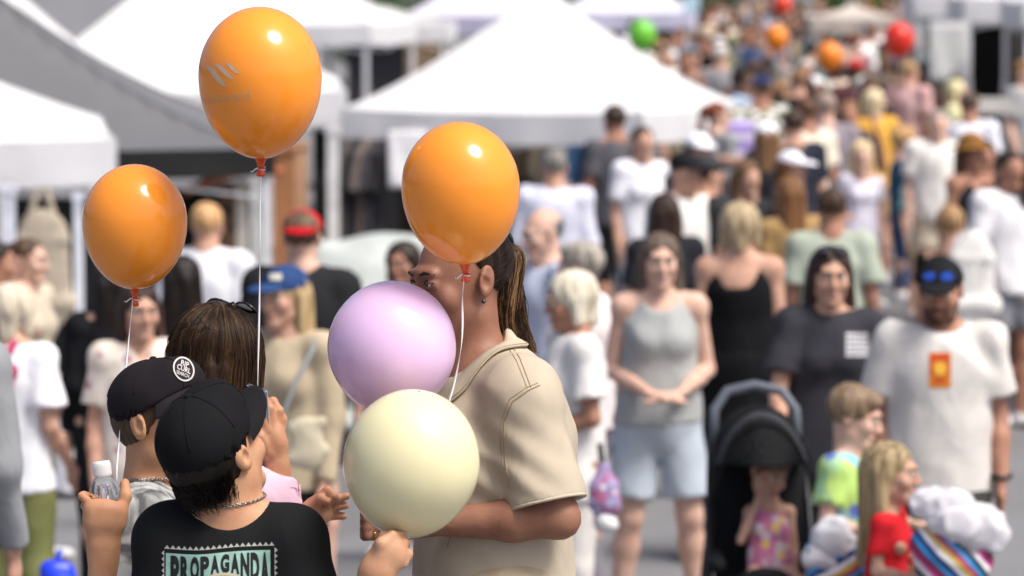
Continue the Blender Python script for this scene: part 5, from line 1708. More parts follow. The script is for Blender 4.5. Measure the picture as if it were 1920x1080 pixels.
    def folds(P):
        # diagonal drag folds from the armpit plus soft overall rumple
        d1 = (P[:, 0] - shL[0]) * .55 + (P[:, 2] - shL[2]) * .83
        w = np.exp(-((P[:, 0] - (shL[0] - .05)) ** 2 + (P[:, 2] - (shL[2] - .12)) ** 2) / .012)
        dc = np.clip(((cuff[2] + .035) - P[:, 2]) / .03, 0, 1) * (P[:, 0] > cuff[0] - .085) * (P[:, 2] > cuff[2] - .03)
        return (.0045 * nz1(P) + .009 * (np.abs(nz3(P)) * 2.0 - .5) + .0015 * nz2(P) + .004 * w * np.sin(d1 * 120)) * (1 - dc)
    shirt, bvs = fobj('shirt', sp, .0062, sm, root, disp=folds)
    # cuff hem: rolled double edge
    ax = nrm(cuff - shL); u = nrm(np.cross(ax, (0, 1, 0))); v = np.cross(ax, u)
    for off, r in ((-.0025, .0034), (-.027, .0010)):
        m = MB(); rr_ = .0752 - (.001 if r > .002 else .0008) - (.0022 if r < .002 else 0)
        m.tube([tuple(Vector(cuff + ax * off + u * rr_ * math.cos(t_) + v * rr_ * .92 * math.sin(t_)) - base) for t_ in np.linspace(0, 2 * math.pi, 61)], r, 6)
        m.build('cuff_hem' if r > .002 else 'cuff_stitching', sm if r > .002 else cloth('#9b8b72'), shirt)
    st = cloth('#a19177', .85, .2)
    seam(bvs, [(950, 634), (975, 672), (997, 730)], .0011, st, shirt, bs)
    seam(bvs, [(945, 640), (969, 677), (990, 731)], .0008, st, shirt, bs)
    seam(bvs, [(1012, 722), (990, 732), (962, 752), (946, 790), (944, 835), (950, 880), (958, 920)], .0014, st, shirt, bs)
    seam(bvs, [(1008, 718), (986, 727), (956, 748), (940, 788), (938, 835), (944, 880)], .0008, st, shirt, bs)
    seam(bvs, [(772, 1010), (769, 1040), (766, 1079)], .0022, cloth('#7d6746'), shirt, bs, 'placket_edge')
    seam(bvs, [(846, 1000), (838, 1028)], .0009, st, shirt, bs, 'loose_thread')
    # collar: folded leaf on the near side and its twin on the far side
    bk = rotz(R(-70)) @ np.array([0, 1.0, 0]); lf = rotz(R(-70)) @ np.array([1.0, 0, 0])
    for sg in (1, -1):
        V = []; N = 22; rows = [(0, 0.061, -.012), (0.0, .068, 0), (.25, .076, -.004), (.6, .086, -.02), (.8, .097, -.032), (1.0, .107, -.044), (1.0, .1045, -.045), (.6, .083, -.021), (.3, .072, -.007)]
        for i in range(N + 1):
            t = i / N; th = R(128) * t
            c = W(884, 609 + 94 * t ** 1.15, 7.01)
            d_ = bk * math.cos(th) + sg * lf * math.sin(th)
            drop = 1 - .10 * math.cos(math.pi * t); tip = max(0, t - .75) / .25
            for f, r_, dz in rows:
                fw = (-bk * .018 + sg * lf * .0) * tip * f
                zz = dz * drop * (1 + .22 * tip)
                if f > 0:
                    xy = c + d_ * r_ + fw
                    loc, nor, ix, ds = bvs.ray_cast(Vector((xy[0], xy[1], c[2] + .15)), Vector((0, 0, -1)), .5)
                    if loc is not None: zz = max(zz, loc.z - c[2] + (.0095 if r_ in (.076, .086, .097, .107) else .0045))
                V.append(c + d_ * (r_ + .003 * math.sin(t * 9) * f) + np.array([0, 0, zz]) + fw - bs)
        K = len(rows)
        Fc = [(i * K + k, i * K + (k + 1) % K, (i + 1) * K + (k + 1) % K, (i + 1) * K + k) for i in range(N) for k in range(K)]
        co = obj('collar', mesh_np('collar', np.array(V), np.array(Fc)), sm, shirt)
        m = MB(); m.tube([tuple(V[i * K + 5] + (V[i * K + 4] - V[i * K + 5]) * .35 + np.array([0, -.0005, .0008])) for i in range(1, N)], .0009, 5); m.build('collar_stitching', st, co)
    tp = bottom_prims(S, 'trousers', 1.2)
    fobj('trousers', tp, .016, cloth('#ab9c84'), root)
    for sd in 'LR': fobj('shoe', shoe_prims(S, sd), .014, solid('#dcdad6', .6), root)

def add_face_at(root, S, brow, lips, eyes):
    """face parts for a figure built in world coordinates"""
    S2 = dict(S); S2['head'] = S['head'] - npv(root.location)
    add_face(root, S2, brow, lips, eyes)

# ---------------------------------------------------------------- boy in the grey tie-dye tee
def boy_grey():
    base = Vector(((300 - 960) / 980, 7.0, .55))
    root = empty('person', base); tag(root, 'boy in grey tie-dye tee and badged black cap holding a water bottle', 'person')
    hs = .92; HM = rotz(R(66)) @ rotx(R(-7)) @ roty(R(4))
    head = W(309, 790, 7.0)
    arms = {'R': (W(205, 1215, 6.80), W(193, 1035, 6.80), W(195, 950, 6.80)), 'L': (W(420, 1180, 7.18), W(480, 1130, 7.2), W(520, 1110, 7.2))}
    S = fskel('m', 62, W(296, 975, 7.02), .135, W(292, 925, 7.02), W(300, 1090, 7.02), W(305, 1330, 7.0), head, HM, hs, arms, .86, .82)
    S['shR'] = W(262, 985, 6.90)
    pr = body_prims(S, True, hands=False) + lids(head, HM, hs)
    pr += [cone(W(290, 850, 7.02), W(288, 940, 7.02), .047, .052, .03)]
    fine = ([(head[0] - .12, head[0] + .12, .0036)], [(head[1] - .12, head[1] + .12, .0036)], [(head[2] - .17, head[2] + .10, .0036)])
    d = 6.80
    hp = [cone(W(193, 1100, d), W(194, 1030, d), .030, .026, .015), cone(W(194, 1035, d), W(196, 985, d - .004), .026, .036, .02, flat=.62, n=(0, 1, 0)),
          ell(W(196, 972, d - .004), (.041, .0205, .036), .012), cone(W(172, 952, d - .006), W(216, 958, d - .004), .015, .014, .012)]
    for i, (x, y) in enumerate([(166, 944), (170, 960), (174, 976), (180, 990)]):
        hp += finger([W(x + 6, y + 4, d - .004), W(x - 12 + i, y - 14 + 3 * i, d + .008), W(x - 9 + i, y - 16 + 4 * i, d + .034), W(x + 14, y - 10 + 5 * i, d + .058)], .0088, .0072, .002)
    hp += finger([W(208, 990, d), W(226, 962, d + .002), W(236, 930, d + .014), W(234, 906, d + .030)], .0135, .0092, .008)
    body, bvb = fobj('body', pr, .011, skin('#c0906c'), root, fine, extra=[field_mesh(hp, .0034)])
    add_face_at(root, S, '#4a3322', '#a9695c', '#3a281a')
    fobj('hair', [ell(head + HM @ np.array([0, .022, .020]) * hs, np.array((.081, .098, .092)) * hs, .02, HM),
                  half(head + HM @ np.array([0, -.045, .03]), HM @ np.array([0, -.72, -.62]), .006), ell(head + HM @ np.array([0, -.075, -.01]) * hs, np.array((.07, .07, .085)) * hs, .01, HM, '-'),
                  half(head + HM @ np.array([0, .08, -.062]) * hs, HM @ np.array([0, .2, -1]), .006)], .0045, hairm('#37281d', '#5a4430'), root, disp=strand_disp(S, .0015, 26))
    capm = cloth('#221e21', .85, .5); capo, bvc = cap_front(S, root, capm, cloth('#2b272a', .85, .3), low=-.52, zc=.022)
    bs = npv(base)
    # round badge: pale ring with dark lettering
    cx, cy = 344, 693
    def fp(u, v):  # slightly turned ellipse
        return cx + u * 19 + v * 4, cy - v * 21 + u * 8
    ring = []
    for i in range(28):
        a0, a1 = 2 * math.pi * i / 28, 2 * math.pi * (i + 1) / 28
        ring.append([(math.cos(a0) * .86, math.sin(a0) * .86), (math.cos(a0), math.sin(a0)), (math.cos(a1), math.sin(a1)), (math.cos(a1) * .86, math.sin(a1) * .86)])
    white = solid('#c9c3c2', .7)
    badge = print_on(bvc, poly2d([[(math.cos(2 * math.pi * i / 28) * .9, math.sin(2 * math.pi * i / 28) * .9) for i in range(28)]]), fp, solid('#141214', .8), capo, bs, 'badge', .3, .0012)
    print_on(bvc, poly2d(ring), fp, white, badge, bs, 'badge_rim', .3, .0022)
    for k, (tx, sz, w) in enumerate([('RIP', .62, 1.1), ('CURL', .62, 1.0), ('SEARCH', .42, .95)]):
        yo = (.45, 0, -.45)[k]
        print_on(bvc, text_mesh(tx, 1, .02), lambda u, v, yo=yo, sz=sz, w=w: fp(u * sz * w * .82, v * sz * .95 + yo), white, badge, bs, 'badge_lettering', .5, .0022)
    # tee
    td = cloth('#5d5e60', .9, .7, 'tiedye', '#b9bab8', None, 1.0)
    sp = top_prims(S, 'tee', 1.2, None, 1.0, .074)
    shR = S['shR']; sp += [cone(W(262, 965, 6.93), W(300, 1000, 6.95), .06, .07, .04)]
    nz3 = make_noise(42, 20, (1, 1, .5))
    shirt, bvs = fobj('tee', sp, .0060, td, root, disp=lambda P: .009 * (np.abs(nz3(P)) * 2 - .5))
    both = BVHTree.FromPolygons
    rg = smooth_ring(ring_on(bvb, W(290, 905, 7.02), W(290, 917, 7.02)[2], (-.0, -.030), lift=.0035))
    chain(rg, bs, root, solid('#b8b4ac', .25, 1.0))
    rg = smooth_ring(neck_ring(bvs, S['neck'] - tframe(S)[:, 1] * .014, .066))
    m = MB(); m.tube([p - base for p in rg] + [rg[0] - base], .0042, 6); m.build('neckband', td, shirt)
    fobj('shorts', bottom_prims(S, 'shorts', 1.2), .016, cloth('#2c2d31'), root)
    for sd in 'LR': fobj('shoe', shoe_prims(S, sd), .014, solid('#dcdad6', .6), root)

# ---------------------------------------------------------------- boy in the black tee
def boy_black():
    base = Vector(((430 - 960) / 1031, 6.66, .55))
    root = empty('person', base); tag(root, 'boy in black printed tee and plain black cap looking up, seen from behind', 'person')
    hs = .93; HM = rotz(R(146)) @ rotx(R(-24)) @ roty(R(6))
    head = W(404, 846, 6.64)
    shc = W(428, 1012, 6.66)
    arms = {'R': (W(628, 1250, 6.58), W(700, 1090, 6.52), W(735, 1010, 6.52)), 'L': (W(290, 1240, 6.66), W(290, 1400, 6.6), W(290, 1480, 6.6))}
    S = fskel('m', 174, shc, .112, W(424, 965, 6.66), W(428, 1120, 6.68), W(432, 1390, 6.68), head, HM, hs, arms, .90, .86)
    pr = body_prims(S, True, hands=False) + [cone(W(425, 880, 6.66), W(424, 975, 6.67), .050, .055, .03)]
    fine = ([(head[0] - .12, head[0] + .12, .0036)], [(head[1] - .12, head[1] + .12, .0036)], [(head[2] - .17, head[2] + .10, .0036)])
    d = 6.50
    hp = [cone(W(694, 1110, d + .02), W(706, 1072, d), .029, .028, .015), cone(W(706, 1075, d), W(730, 1035, d), .029, .033, .02, flat=.75, n=(0, 1, 0)), ell(W(732, 1042, d), (.030, .022, .028), .010)]
    for i, (x, y) in enumerate([(716, 1012), (738, 1012), (752, 1026), (758, 1046)]):
        hp += finger([W(x - 2, y + 10, d), W(x + 2 + 2 * i, y - 8, d + .004), W(x + 20 - 5 * i, y - 10 + i, d + .022), W(x + 24 - 9 * i, y + 4, d + .034)], .0088, .0070, .002)
    hp += finger([W(712, 1052, d - .012), W(716, 1020, d - .018), W(736, 1003, d - .010)], .0125, .0088, .008)
    body, bvb = fobj('body', pr, .011, skin('#c79a78'), root, fine, extra=[field_mesh(hp, .0034)])
    add_face_at(root, S, '#2a1e17', '#a9695c', '#3a281a')
    bs = npv(base)
    H2 = HM
    q = lambda x, y, z: head + hs * (HM @ np.array([x, y, z]))
    fobj('hair', [ell(q(0, .022, .018), np.array((.082, .099, .094)) * hs, .02, HM), ell(q(0, .075, -.07), np.array((.052, .03, .05)) * hs, .03, HM),
                  half(q(0, -.030, .03), HM @ np.array([0, -.78, -.55]), .006), half(q(0, .08, -.072), HM @ np.array([0, .1, -1]), .015)],
         .0045, hairm('#0d0907', '#17100c'), root, disp=strand_disp(S, .0022, 24))
    rs = np.random.RandomState(9); L = []
    for i in range(900):
        a = rs.uniform(-1.25, 1.25); z0 = rs.uniform(-.06, -.01)
        p = np.array([.080 * math.sin(a), .022 + .098 * math.cos(a), z0]); ln = rs.uniform(.012, .034)
        L.append([q(p[0] * (1 - .25 * t) , p[1] - .012 * t ** 2, p[2] - ln * t) for t in np.linspace(0, 1, 7)])
    obj('hair_strands', strands_mesh(np.array(L), .0007, .0003, bs), hairm('#0d0907', '#17100c'), root)
    capm = cloth('#141416', .85, .5); capo, bvc = cap_front(S, root, capm, cloth('#1a1a1c', .85, .2), low=-.42, zc=.012, brimy=.012)
    # tee
    tm = cloth('#1c1d1e', .9, .8)
    sp = top_prims(S, 'tee', .75, None, 1.0, .070)
    nz1 = make_noise(51, 19, (1, .6, .7))
    nz3 = make_noise(52, 15, (1, .5, .6))
    shirt, bvs = fobj('tee', sp, .0060, tm, root, disp=lambda P: .004 * nz1(P) + .007 * (np.abs(nz3(P)) * 2 - .5))
    rg = smooth_ring(ring_on(bvb, W(425, 930, 6.66), W(425, 936, 6.66)[2], (.006, .004), lift=.003))
    chain(rg, bs, root, solid('#a8a49a', .25, 1.0))
    rg = smooth_ring(neck_ring(bvs, S['neck'] - tframe(S)[:, 1] * .014, .066))
    m = MB(); m.tube([p - base for p in rg] + [rg[0] - base], .0045, 6); m.build('neckband', tm, shirt)
    # printed panel on the back: zigzag edge, dark band, teal field, dark bulging letters
    def sag(x): return 6.0 * math.exp(-((x - 372) / 55) ** 2) - .02 * (x - 412)
    def fp(u, v):   # u,v in picture pixels, v downwards from the panel's top
        return u, v + sag(u)
    teal = solid('#8fb5a8', .85, var=.18, scale=60); bone = solid('#a9aaa2', .85, var=.12, scale=60); blk = solid('#151516', .9)
    x0, x1, y0, y1 = 312, 511, 1028, 1180
    zz = []
    n = 19
    for i in range(n):
        a = x0 - 4 + (x1 - x0 + 8) * i / n; b = x0 - 4 + (x1 - x0 + 8) * (i + 1) / n
        zz.append([(a, y0 - 3), (b, y0 - 3), ((a + b) / 2, y0 - 10)])
    for i in range(14):
        a = y0 + (y1 - y0) * i / 14; b = y0 + (y1 - y0) * (i + 1) / 14
        zz.append([(x1 + 4, a), (x1 + 4, b), (x1 + 10, (a + b) / 2)]); zz.append([(x0 - 4, a), (x0 - 9, (a + b) / 2), (x0 - 4, b)])
    pan = print_on(bvs, poly2d(zz), fp, bone, shirt, bs, 'print_zigzag', 12, .0006)
    print_on(bvs, poly2d([[(x0 - 1, y0 + 5), (x1 - 4, y0 + 5), (x1 - 4, y1), (x0 - 1, y1)]]), fp, teal, shirt, bs, 'print_field', 10, .0006)
    word = 'PROPAGANDA'
    wd = (x1 - x0 - 12) / len(word)
    for i, ch in enumerate(word):
        cx = x0 + 7 + wd * (i + .5); t = abs(i - 4.5) / 4.5
        hgt = 34 + 30 * t ** 1.6
        me = text_mesh(ch, 1, .055)
        co = [v.co for v in me.vertices]; mx = max(c.x for c in co); mn = min(c.x for c in co); my = max(c.y for c in co); mny = min(c.y for c in co)
        def f2(u, v, cx=cx, hgt=hgt, mx=mx, mn=mn, my=my, mny=mny):
            return fp(cx + ((u - mn) / (mx - mn) - .5) * wd * .88, y0 + 9 + (my - v) / (my - mny) * hgt)
        print_on(bvs, me, f2, blk, shirt, bs, 'print_letter', .5, .0014)
    arc = []
    for i in range(20):
        a0, a1 = math.pi * i / 20, math.pi * (i + 1) / 20
        P = lambda a, r: (412 + math.cos(a) * r * 1.25, y0 + 100 - math.sin(a) * r)
        arc.append([P(a0, 52), P(a0, 57), P(a1, 57), P(a1, 52)])
    print_on(bvs, poly2d(arc), fp, solid('#b3a88e', .85), shirt, bs, 'print_arc', 12, .0016)
    fobj('shorts', bottom_prims(S, 'shorts', 1.2), .016, cloth('#26272b'), root)
    for sd in 'LR': fobj('shoe', shoe_prims(S, sd), .014, solid('#1d1d20', .6), root)

# ---------------------------------------------------------------- woman with sunglasses on her hair
def woman_pink():
    D = 7.45; base = Vector(((425 - 960) / FP * D, D, .55))
    root = empty('person', base); tag(root, 'woman with sunglasses on brown hair in pink sleeves raising a phone', 'person')
    hs = 1.0; HM = rotz(R(152)) @ rotx(R(4)) @ roty(R(-4))
    head = W(414, 688, D)
    arms = {'R': (W(548, 1090, D - .12), W(521, 892, D - .10), W(505, 760, D - .10)), 'L': (W(440, 1120, D + .14), W(578, 972, D - .1), W(640, 945, D - .1))}
    S = fskel('f', 118, W(412, 925, D), .150, W(422, 850, D), W(430, 1010, D), W(432, 1290, D), head, HM, hs, arms, .97, 1.0)
    pr = body_prims(S, True, hands=False)
    fine = ([(head[0] - .12, head[0] + .12, .005)], [(head[1] - .12, head[1] + .12, .005)], [(head[2] - .17, head[2] + .11, .005)])
    d = D - .10
    hp = [cone(W(524, 925, d), W(520, 880, d), .026, .024, .015), cone(W(520, 885, d), W(512, 838, d), .024, .033, .02, flat=.6, n=(.5, 1, 0)), ell(W(513, 828, d), (.026, .024, .040), .012)]
    for i, ch in enumerate([[(500, 806, -.016), (492, 776, -.020), (484, 755, -.006), (478, 762, .012)], [(510, 800, -.008), (506, 766, -.012), (494, 747, .0), (484, 752, .014)],
                            [(520, 803, .004), (523, 770, .004), (512, 752, .012), (500, 756, .022)], [(526, 814, .016), (530, 786, .018), (522, 768, .022), (512, 768, .030)]]):
        hp += finger([W(x, y, d + z) for x, y, z in ch], .0098, .0078, .005)
    hp += finger([W(505, 850, d - .014), W(488, 820, d - .022), W(480, 796, d - .016)], .0120, .0090, .008)
    h2 = D - .1
    hq = [cone(W(560, 985, h2), W(584, 966, h2), .026, .026, .015), ell(W(596, 958, h2), (.030, .022, .032), .014)]
    for ch in [[(592, 938, -.01), (614, 920, -.016), (626, 930, -.018), (614, 944, -.016)], [(604, 942, 0), (630, 936, -.004), (650, 930, -.002)],
               [(606, 956, .006), (630, 950, .004), (648, 948, .004)], [(604, 970, .012), (626, 966, .012), (644, 968, .010)], [(588, 950, -.02), (600, 934, -.030), (612, 940, -.030)]]:
        hq += finger([W(x, y, h2 + z) for x, y, z in ch], .0102, .0078, .005)
    body, bvb = fobj('body', pr, .012, skin('#c09070'), root, fine, extra=[field_mesh(hp, .0036), field_mesh(hq, .0036)])
    add_face_at(root, S, '#3a281c', '#a9695c', '#3a281a')
    bs = npv(base)
    q = lambda x, y, z: head + hs * (HM @ np.array([x, y, z]))
    dk, lt = hairm('#24180f', '#3f2c1d'), hairm('#46321f', '#6f5436')
    fobj('hair', hair_prims(dict(S, hs=.965), 'long'), .0055, dk, root, disp=strand_disp(S, .003, 20))
    rs = np.random.RandomState(12)
    for nm, mat, n in (('hair_strands', dk, 2600), ('hair_highlights', lt, 1000)):
        L = []
        for i in range(n):
            a = rs.uniform(-2.2, 2.2); r_ = 1 + rs.uniform(-.01, .045) + (rs.uniform(0, .07) if rs.uniform() < .04 else 0); ln = rs.uniform(-.33, -.22); ph = rs.uniform(0, 6.28)
            dx, dy = math.sin(a), math.cos(a); pts = []
            ts = rs.uniform(.1, .5)
            for t in np.linspace(0, 1, 18):
                if t < .5:
                    b = ts + (1.5 - ts) * t / .5
                    p = np.array([.089 * r_ * dx * math.sin(b), .022 + .104 * r_ * dy * math.sin(b), .036 + .090 * r_ * math.cos(b)])
                else:
                    f = (t - .5) / .5
                    p = np.array([.089 * r_ * dx * (1 + .06 * f) + .004 * math.sin(f * 5 + ph), .022 + .104 * r_ * dy * (1 - .05 * f) + .004 * math.cos(f * 4 + ph), .042 + (ln - .036) * f])
                wv_ = .006 * math.sin(a * 5.0 + t * 6) * min(1, t * 2); p[0] += wv_ * dy; p[1] -= wv_ * dx
                pts.append(q(*p))
            L.append(pts)
        obj(nm, strands_mesh(np.array(L), .0007, .0004, bs), mat, root)
    S2 = dict(S); S2['head'] = S['head'] - bs
    add_glasses(root, S2, '#17110f', (-.030, .125), lens='#2a1a20', tilt=R(-62), lens_h=.022)
    pk = cloth('#e3bfd0', .85, .8)
    S3 = dict(S); S3['wrL'] = S['elL'] + (S['wrL'] - S['elL']) * .55
    sp = top_prims(S3, 'long', .8)
    shirt, bvs = fobj('shirt', sp, .009, pk, root, noise=make_noise(61, 24), amp=.006)
    elb, wr = S['elR'], S['wrR']; ax = nrm(wr - elb)
    fobj('cuff', [cone(wr - ax * .085, wr - ax * .022, .042, .044, .01, cap=True, capa=True), cone(wr - ax * .05, wr + ax * .02, .036, .038, .003, op='-')], .0045, pk, root, noise=make_noise(62, 40), amp=.004, parent=shirt)
    fobj('trousers', bottom_prims(S, 'trousers', 1.1), .016, cloth('#2f3340'), root)
    for sd in 'LR': fobj('shoe', shoe_prims(S, sd), .014, solid('#dcdad6', .6), root)
    # the phone in her raised hand
    p = Vector(W(486, 790, d + .004))
    ph = empty('phone', p); ph.rotation_euler = (R(6), R(-8), R(38)); tag(ph, 'silver phone held up in the hand of the woman with sunglasses', 'phone')
    bm = bmesh.new(); bmesh.ops.create_cube(bm, size=1); bmesh.ops.scale(bm, vec=(.008, .070, .145), verts=bm.verts); bmesh.ops.bevel(bm, geom=bm.edges[:], offset=.0035, segments=3, affect='EDGES')
    me = bpy.data.meshes.new('case'); bm.to_mesh(me); bm.free(); obj('case', me, solid('#b9bcc2', .3, .3), ph)
    m = MB(); m.box((-.0046, 0, 0), (.0004, .032, .069)); m.build('screen', solid('#1a1f2a', .1), ph, smooth=False)
    m = MB(); m.box((.0048, .014, .05), (.0014, .013, .014)); m.build('camera_bump', solid('#808389', .3, .5), ph, smooth=False)

woman_beige(); boy_grey(); boy_black(); woman_pink()

# ---------------------------------------------------------------- bottle in the grey boy's hand
def bottle():
    top, bot = at(189, 863, 6.85), at(207, 1003, 6.85)
    axis = (top - bot); Ln = axis.length
    root = empty('water_bottle', bot); root.rotation_euler = axis.to_track_quat('Z', 'Y').to_euler()
    tag(root, 'clear plastic water bottle with white cap held by the boy in grey', 'bottle')
    m, nt, b = _new('clear_plastic')
    b.inputs['Base Color'].default_value = (.93, .95, .97, 1); b.inputs['Roughness'].default_value = .06; b.inputs['Transmission Weight'].default_value = .92; b.inputs['IOR'].default_value = 1.12
    n = _noise(nt, 40, 2); _bump(nt, n.outputs[0], b, .25, .01)
    r = .0295
    prof = [(.002, .0), (r * .7, .0), (r * .95, .004), (r, .012), (r, .030), (r * .965, .034), (r, .038), (r, .055), (r * .965, .059), (r, .063), (r * 1.0, .078), (r * .97, .088), (r * .86, .097), (r * .66, .105), (r * .50, .110), (r * .46, .113), (r * .46, .118)]
    mb = MB(); mb.lathe(prof, 40); mb.build('bottle_wall', m, root)
    m2, nt2, b2 = _new('water')
    b2.inputs['Base Color'].default_value = (.95, .97, .98, 1); b2.inputs['Roughness'].default_value = .02; b2.inputs['Transmission Weight'].default_value = 1; b2.inputs['IOR'].default_value = 1.33
    mb = MB(); mb.lathe([(.0003, .003), (r * .9, .004), (r * .93, .012), (r * .93, .064), (.0003, .064)], 32); mb.build('water', m2, root)
    mb = MB(); mb.lathe([(r * .56, .111), (r * .58, .113), (r * .58, .134), (r * .53, .139), (.0003, .1395)], 40)
    cp = mb.build('cap', solid('#e2e2e0', .4, var=.02), root)
    for k in range(30):
        a = 2 * math.pi * k / 30
        if k == 0: mb = MB()
        mb.box((r * .585 * math.cos(a), r * .585 * math.sin(a), .1235), (.0006, .0006, .0095), a)
    mb.build('cap_ridge', solid('#e2e2e0', .4, var=.02), cp, smooth=False)
    mb = MB(); V = []
    for i in range(13):
        a = R(-75) + R(95) * i / 12 - R(35)
        for z in (.046, .088 - .01): V.append((r * 1.02 * math.cos(a), r * 1.02 * math.sin(a), z))
    obj('label', mesh_np('label', np.array(V), np.array([(2 * i, 2 * i + 2, 2 * i + 3, 2 * i + 1) for i in range(12)])), solid('#4a4f55', .5, var=.3, scale=90), root)
bottle()

# ---------------------------------------------------------------- foreground balloons
OR = '#fb9a33'
b1, _ = balloon('leftmost orange balloon on a white ribbon by the left tent', 253, 307, 196, 237, 7.12, OR, tilt=(2, .6), string=[(251, 552, 7.12), (243, 620, 7.1), (229, 760, 7.0), (221, 850, 6.95), (219, 905, 6.9)])
b2, sk2 = balloon('tallest orange balloon with faded white print, second from the left', 489, 13, 231, 287, 7.0, OR, tilt=(2, 0), string=[(489, 318, 7.0), (487, 500, 6.99), (484, 690, 6.98), (480, 820, 6.97), (473, 945, 6.96)])
b3, _ = balloon('orange balloon covering the forehead of the woman in beige', 872, 227, 222, 271, 6.72, OR, tilt=(2, -3.2), string=[(872, 512, 6.72), (867, 560, 6.71), (866, 640, 6.70), (851, 722, 6.70), (836, 775, 6.69)])
def round_profile(w, h):
    return [(w / 2 * math.sin(t) * (1 - .10 * max(0, -math.cos(t)) ** 1.6), h * (.5 + .5 * math.cos(t)) * 1.0) for t in np.linspace(0.02, math.pi - .09, 40)]
pw, ph_ = 241 / (FP / 6.78), 254 / (FP / 6.78)
b4, _ = balloon('pink balloon in front of the face of the woman in beige', 724, 524, 241, 254, 6.78, '#e6c3e6', tilt=(4, 5), knot='#c070b8', squash=round_profile(pw, ph_), rough=.16, string=[(722, 786, 6.78), (716, 850, 6.78), (706, 930, 6.8), (700, 985, 6.83)])
pw, ph_ = 256 / (FP / 6.6), 282 / (FP / 6.6)
b5, _ = balloon('pale lemon balloon held by its knot by the boy in black', 756, 723, 256, 282, 6.6, '#e6dfb4', tilt=(8, 6.5), knot='#b8923f', squash=round_profile(pw, ph_), rough=.16, string=[(757, 1012, 6.58), (752, 1040, 6.55), (740, 1090, 6.54)])

def balloon_print():
    base = b2.location
    mw = b2.matrix_basis
    me = sk2.data
    bv = BVHTree.FromPolygons([tuple(mw @ v.co) for v in me.vertices], [tuple(p.vertices) for p in me.polygons])
    inv = mw.inverted()
    pm = latex('#ecc7a2', .3)
    def fix(o):
        for v in o.data.vertices: v.co = inv.to_3x3() @ v.co
    strokes = []
    for (x0, y0, x1, y1, w) in ((386, 124, 424, 161, 9), (403, 120, 438, 148, 7.5), (423, 118, 449, 138, 6)):
        n = 14; A = []; B = []
        for i in range(n + 1):
            t = i / n; s_ = t * t * (3 - 2 * t)
            x = x0 + (x1 - x0) * t; y = y0 + (y1 - y0) * (s_ * .65 + t * .35); th = w * (1 - .75 * abs(2 * t - 1) ** 2.2)
            A.append((x + th * .4, y - th * .45)); B.append((x - th * .4, y + th * .45))
        for i in range(n): strokes.append([A[i], A[i + 1], B[i + 1], B[i]])
    fix(print_on(bv, poly2d(strokes), lambda u, v: (u, v), pm, sk2, base, 'printed_emblem', 8, .0004))
    t = text_mesh('mcdonald', 1, 0)
    xs = [v.co.x for v in t.vertices]; mn, mx = min(xs), max(xs)
    def f(u, v):
        k = (u - mn) / (mx - mn); return 380 + 90 * (k ** 1.22), 183 - v * 25 - 8 * (k - .5) + 3 * (1 - k)
    fix(print_on(bv, t, f, latex('#f2bd84', .25), sk2, base, 'printed_word', .35, .0004))
balloon_print()

# ------------------------------------------------------------------ things the middle-distance people carry or push
def who(text):
    for lab, r, S in M:
        if text in lab: return r, S

def world_bvh(o, root):
    mw = root.matrix_basis
    return BVHTree.FromPolygons([tuple(mw @ v.co) for v in o.data.vertices], [tuple(p.vertices) for p in o.data.polygons])

def child(root, nm):
    return next(c for c in COL.objects if c.parent == root and c.name.split('.')[0] == nm)

def print_mid(root, nm, me2d, f, mat, name, maxlen, lift=.002):
    o = child(root, nm); bv = world_bvh(o, root); inv = root.matrix_basis.inverted()
    p = print_on(bv, me2d, f, mat, o, (0, 0, 0), name, maxlen, lift)
    for v in p.data.vertices: v.co = inv @ v.co
    return p

r_, S_ = who('bearded man')
idn = lambda u, v: (u, v)
def rect(x0, y0, x1, y1): return [(x0, y0), (x1, y0), (x1, y1), (x0, y1)]
print_mid(r_, 'top', poly2d([rect(1742, 661, 1783, 727)]), idn, solid('#d8801c', .8), 'chest_print', 8)
print_mid(r_, 'top', poly2d([rect(1745, 664, 1780, 676), rect(1752, 708, 1774, 716), rect(1745, 676, 1749, 704), rect(1776, 676, 1780, 704)]), idn, solid('#c8441c', .8), 'chest_print_red', 8, .0035)
print_mid(r_, 'top', poly2d([[(1763 + 12 * math.cos(t), 691 + 12 * math.sin(t)) for t in np.linspace(0, 6.28, 21)[:-1]]]), idn, solid('#e8b23a', .8), 'chest_print_disc', 8, .0035)
add_glasses(r_, S_, '#111418', (-.098, .082), lens='#0a58d8', tilt=R(-12), lens_h=.020, rough=.05, temples=False)
m = MB(); wr = S_['wrL'] + (S_['elL'] - S_['wrL']) * .05; 
m.tube([tuple(wr + np.array([.036 * math.cos(t), .036 * math.sin(t), .004 * math.sin(t)])) for t in np.linspace(0, 6.2832, 17)], .009, 6); m.build('watch', solid('#1c1d1f', .4), r_)
r_, S_ = who('charcoal tee pushing')
rows = []
rr = random.Random(2)
for k in range(5):
    x = 1586
    while x < 1626:
        w = rr.uniform(4, 9); rows.append(rect(x, 624 + k * 9.5, min(x + w, 1629), 630.5 + k * 9.5)); x += w + 1.6
print_mid(r_, 'top', poly2d(rows), idn, solid('#d4d4d8', .8), 'chest_print', 8)
add_glasses(r_, S_, '#15120f', (-.055, .112), tilt=R(-55), lens_h=.02)
r_, S_ = who('red backwards cap')
print_mid(r_, 'cap', poly2d([[(581 + 10 * math.cos(t), 425 + 7 * math.sin(t)) for t in np.linspace(0, 6.28, 17)[:-1]]]), idn, cloth('#6b5a3a'), 'cap_emblem', 6, .002)
r_, S_ = who('navy cap and beige')
print_mid(r_, 'cap', poly2d([rect(506, 514, 528, 526)]), idn, cloth('#cfcdbb'), 'cap_emblem', 6, .003)

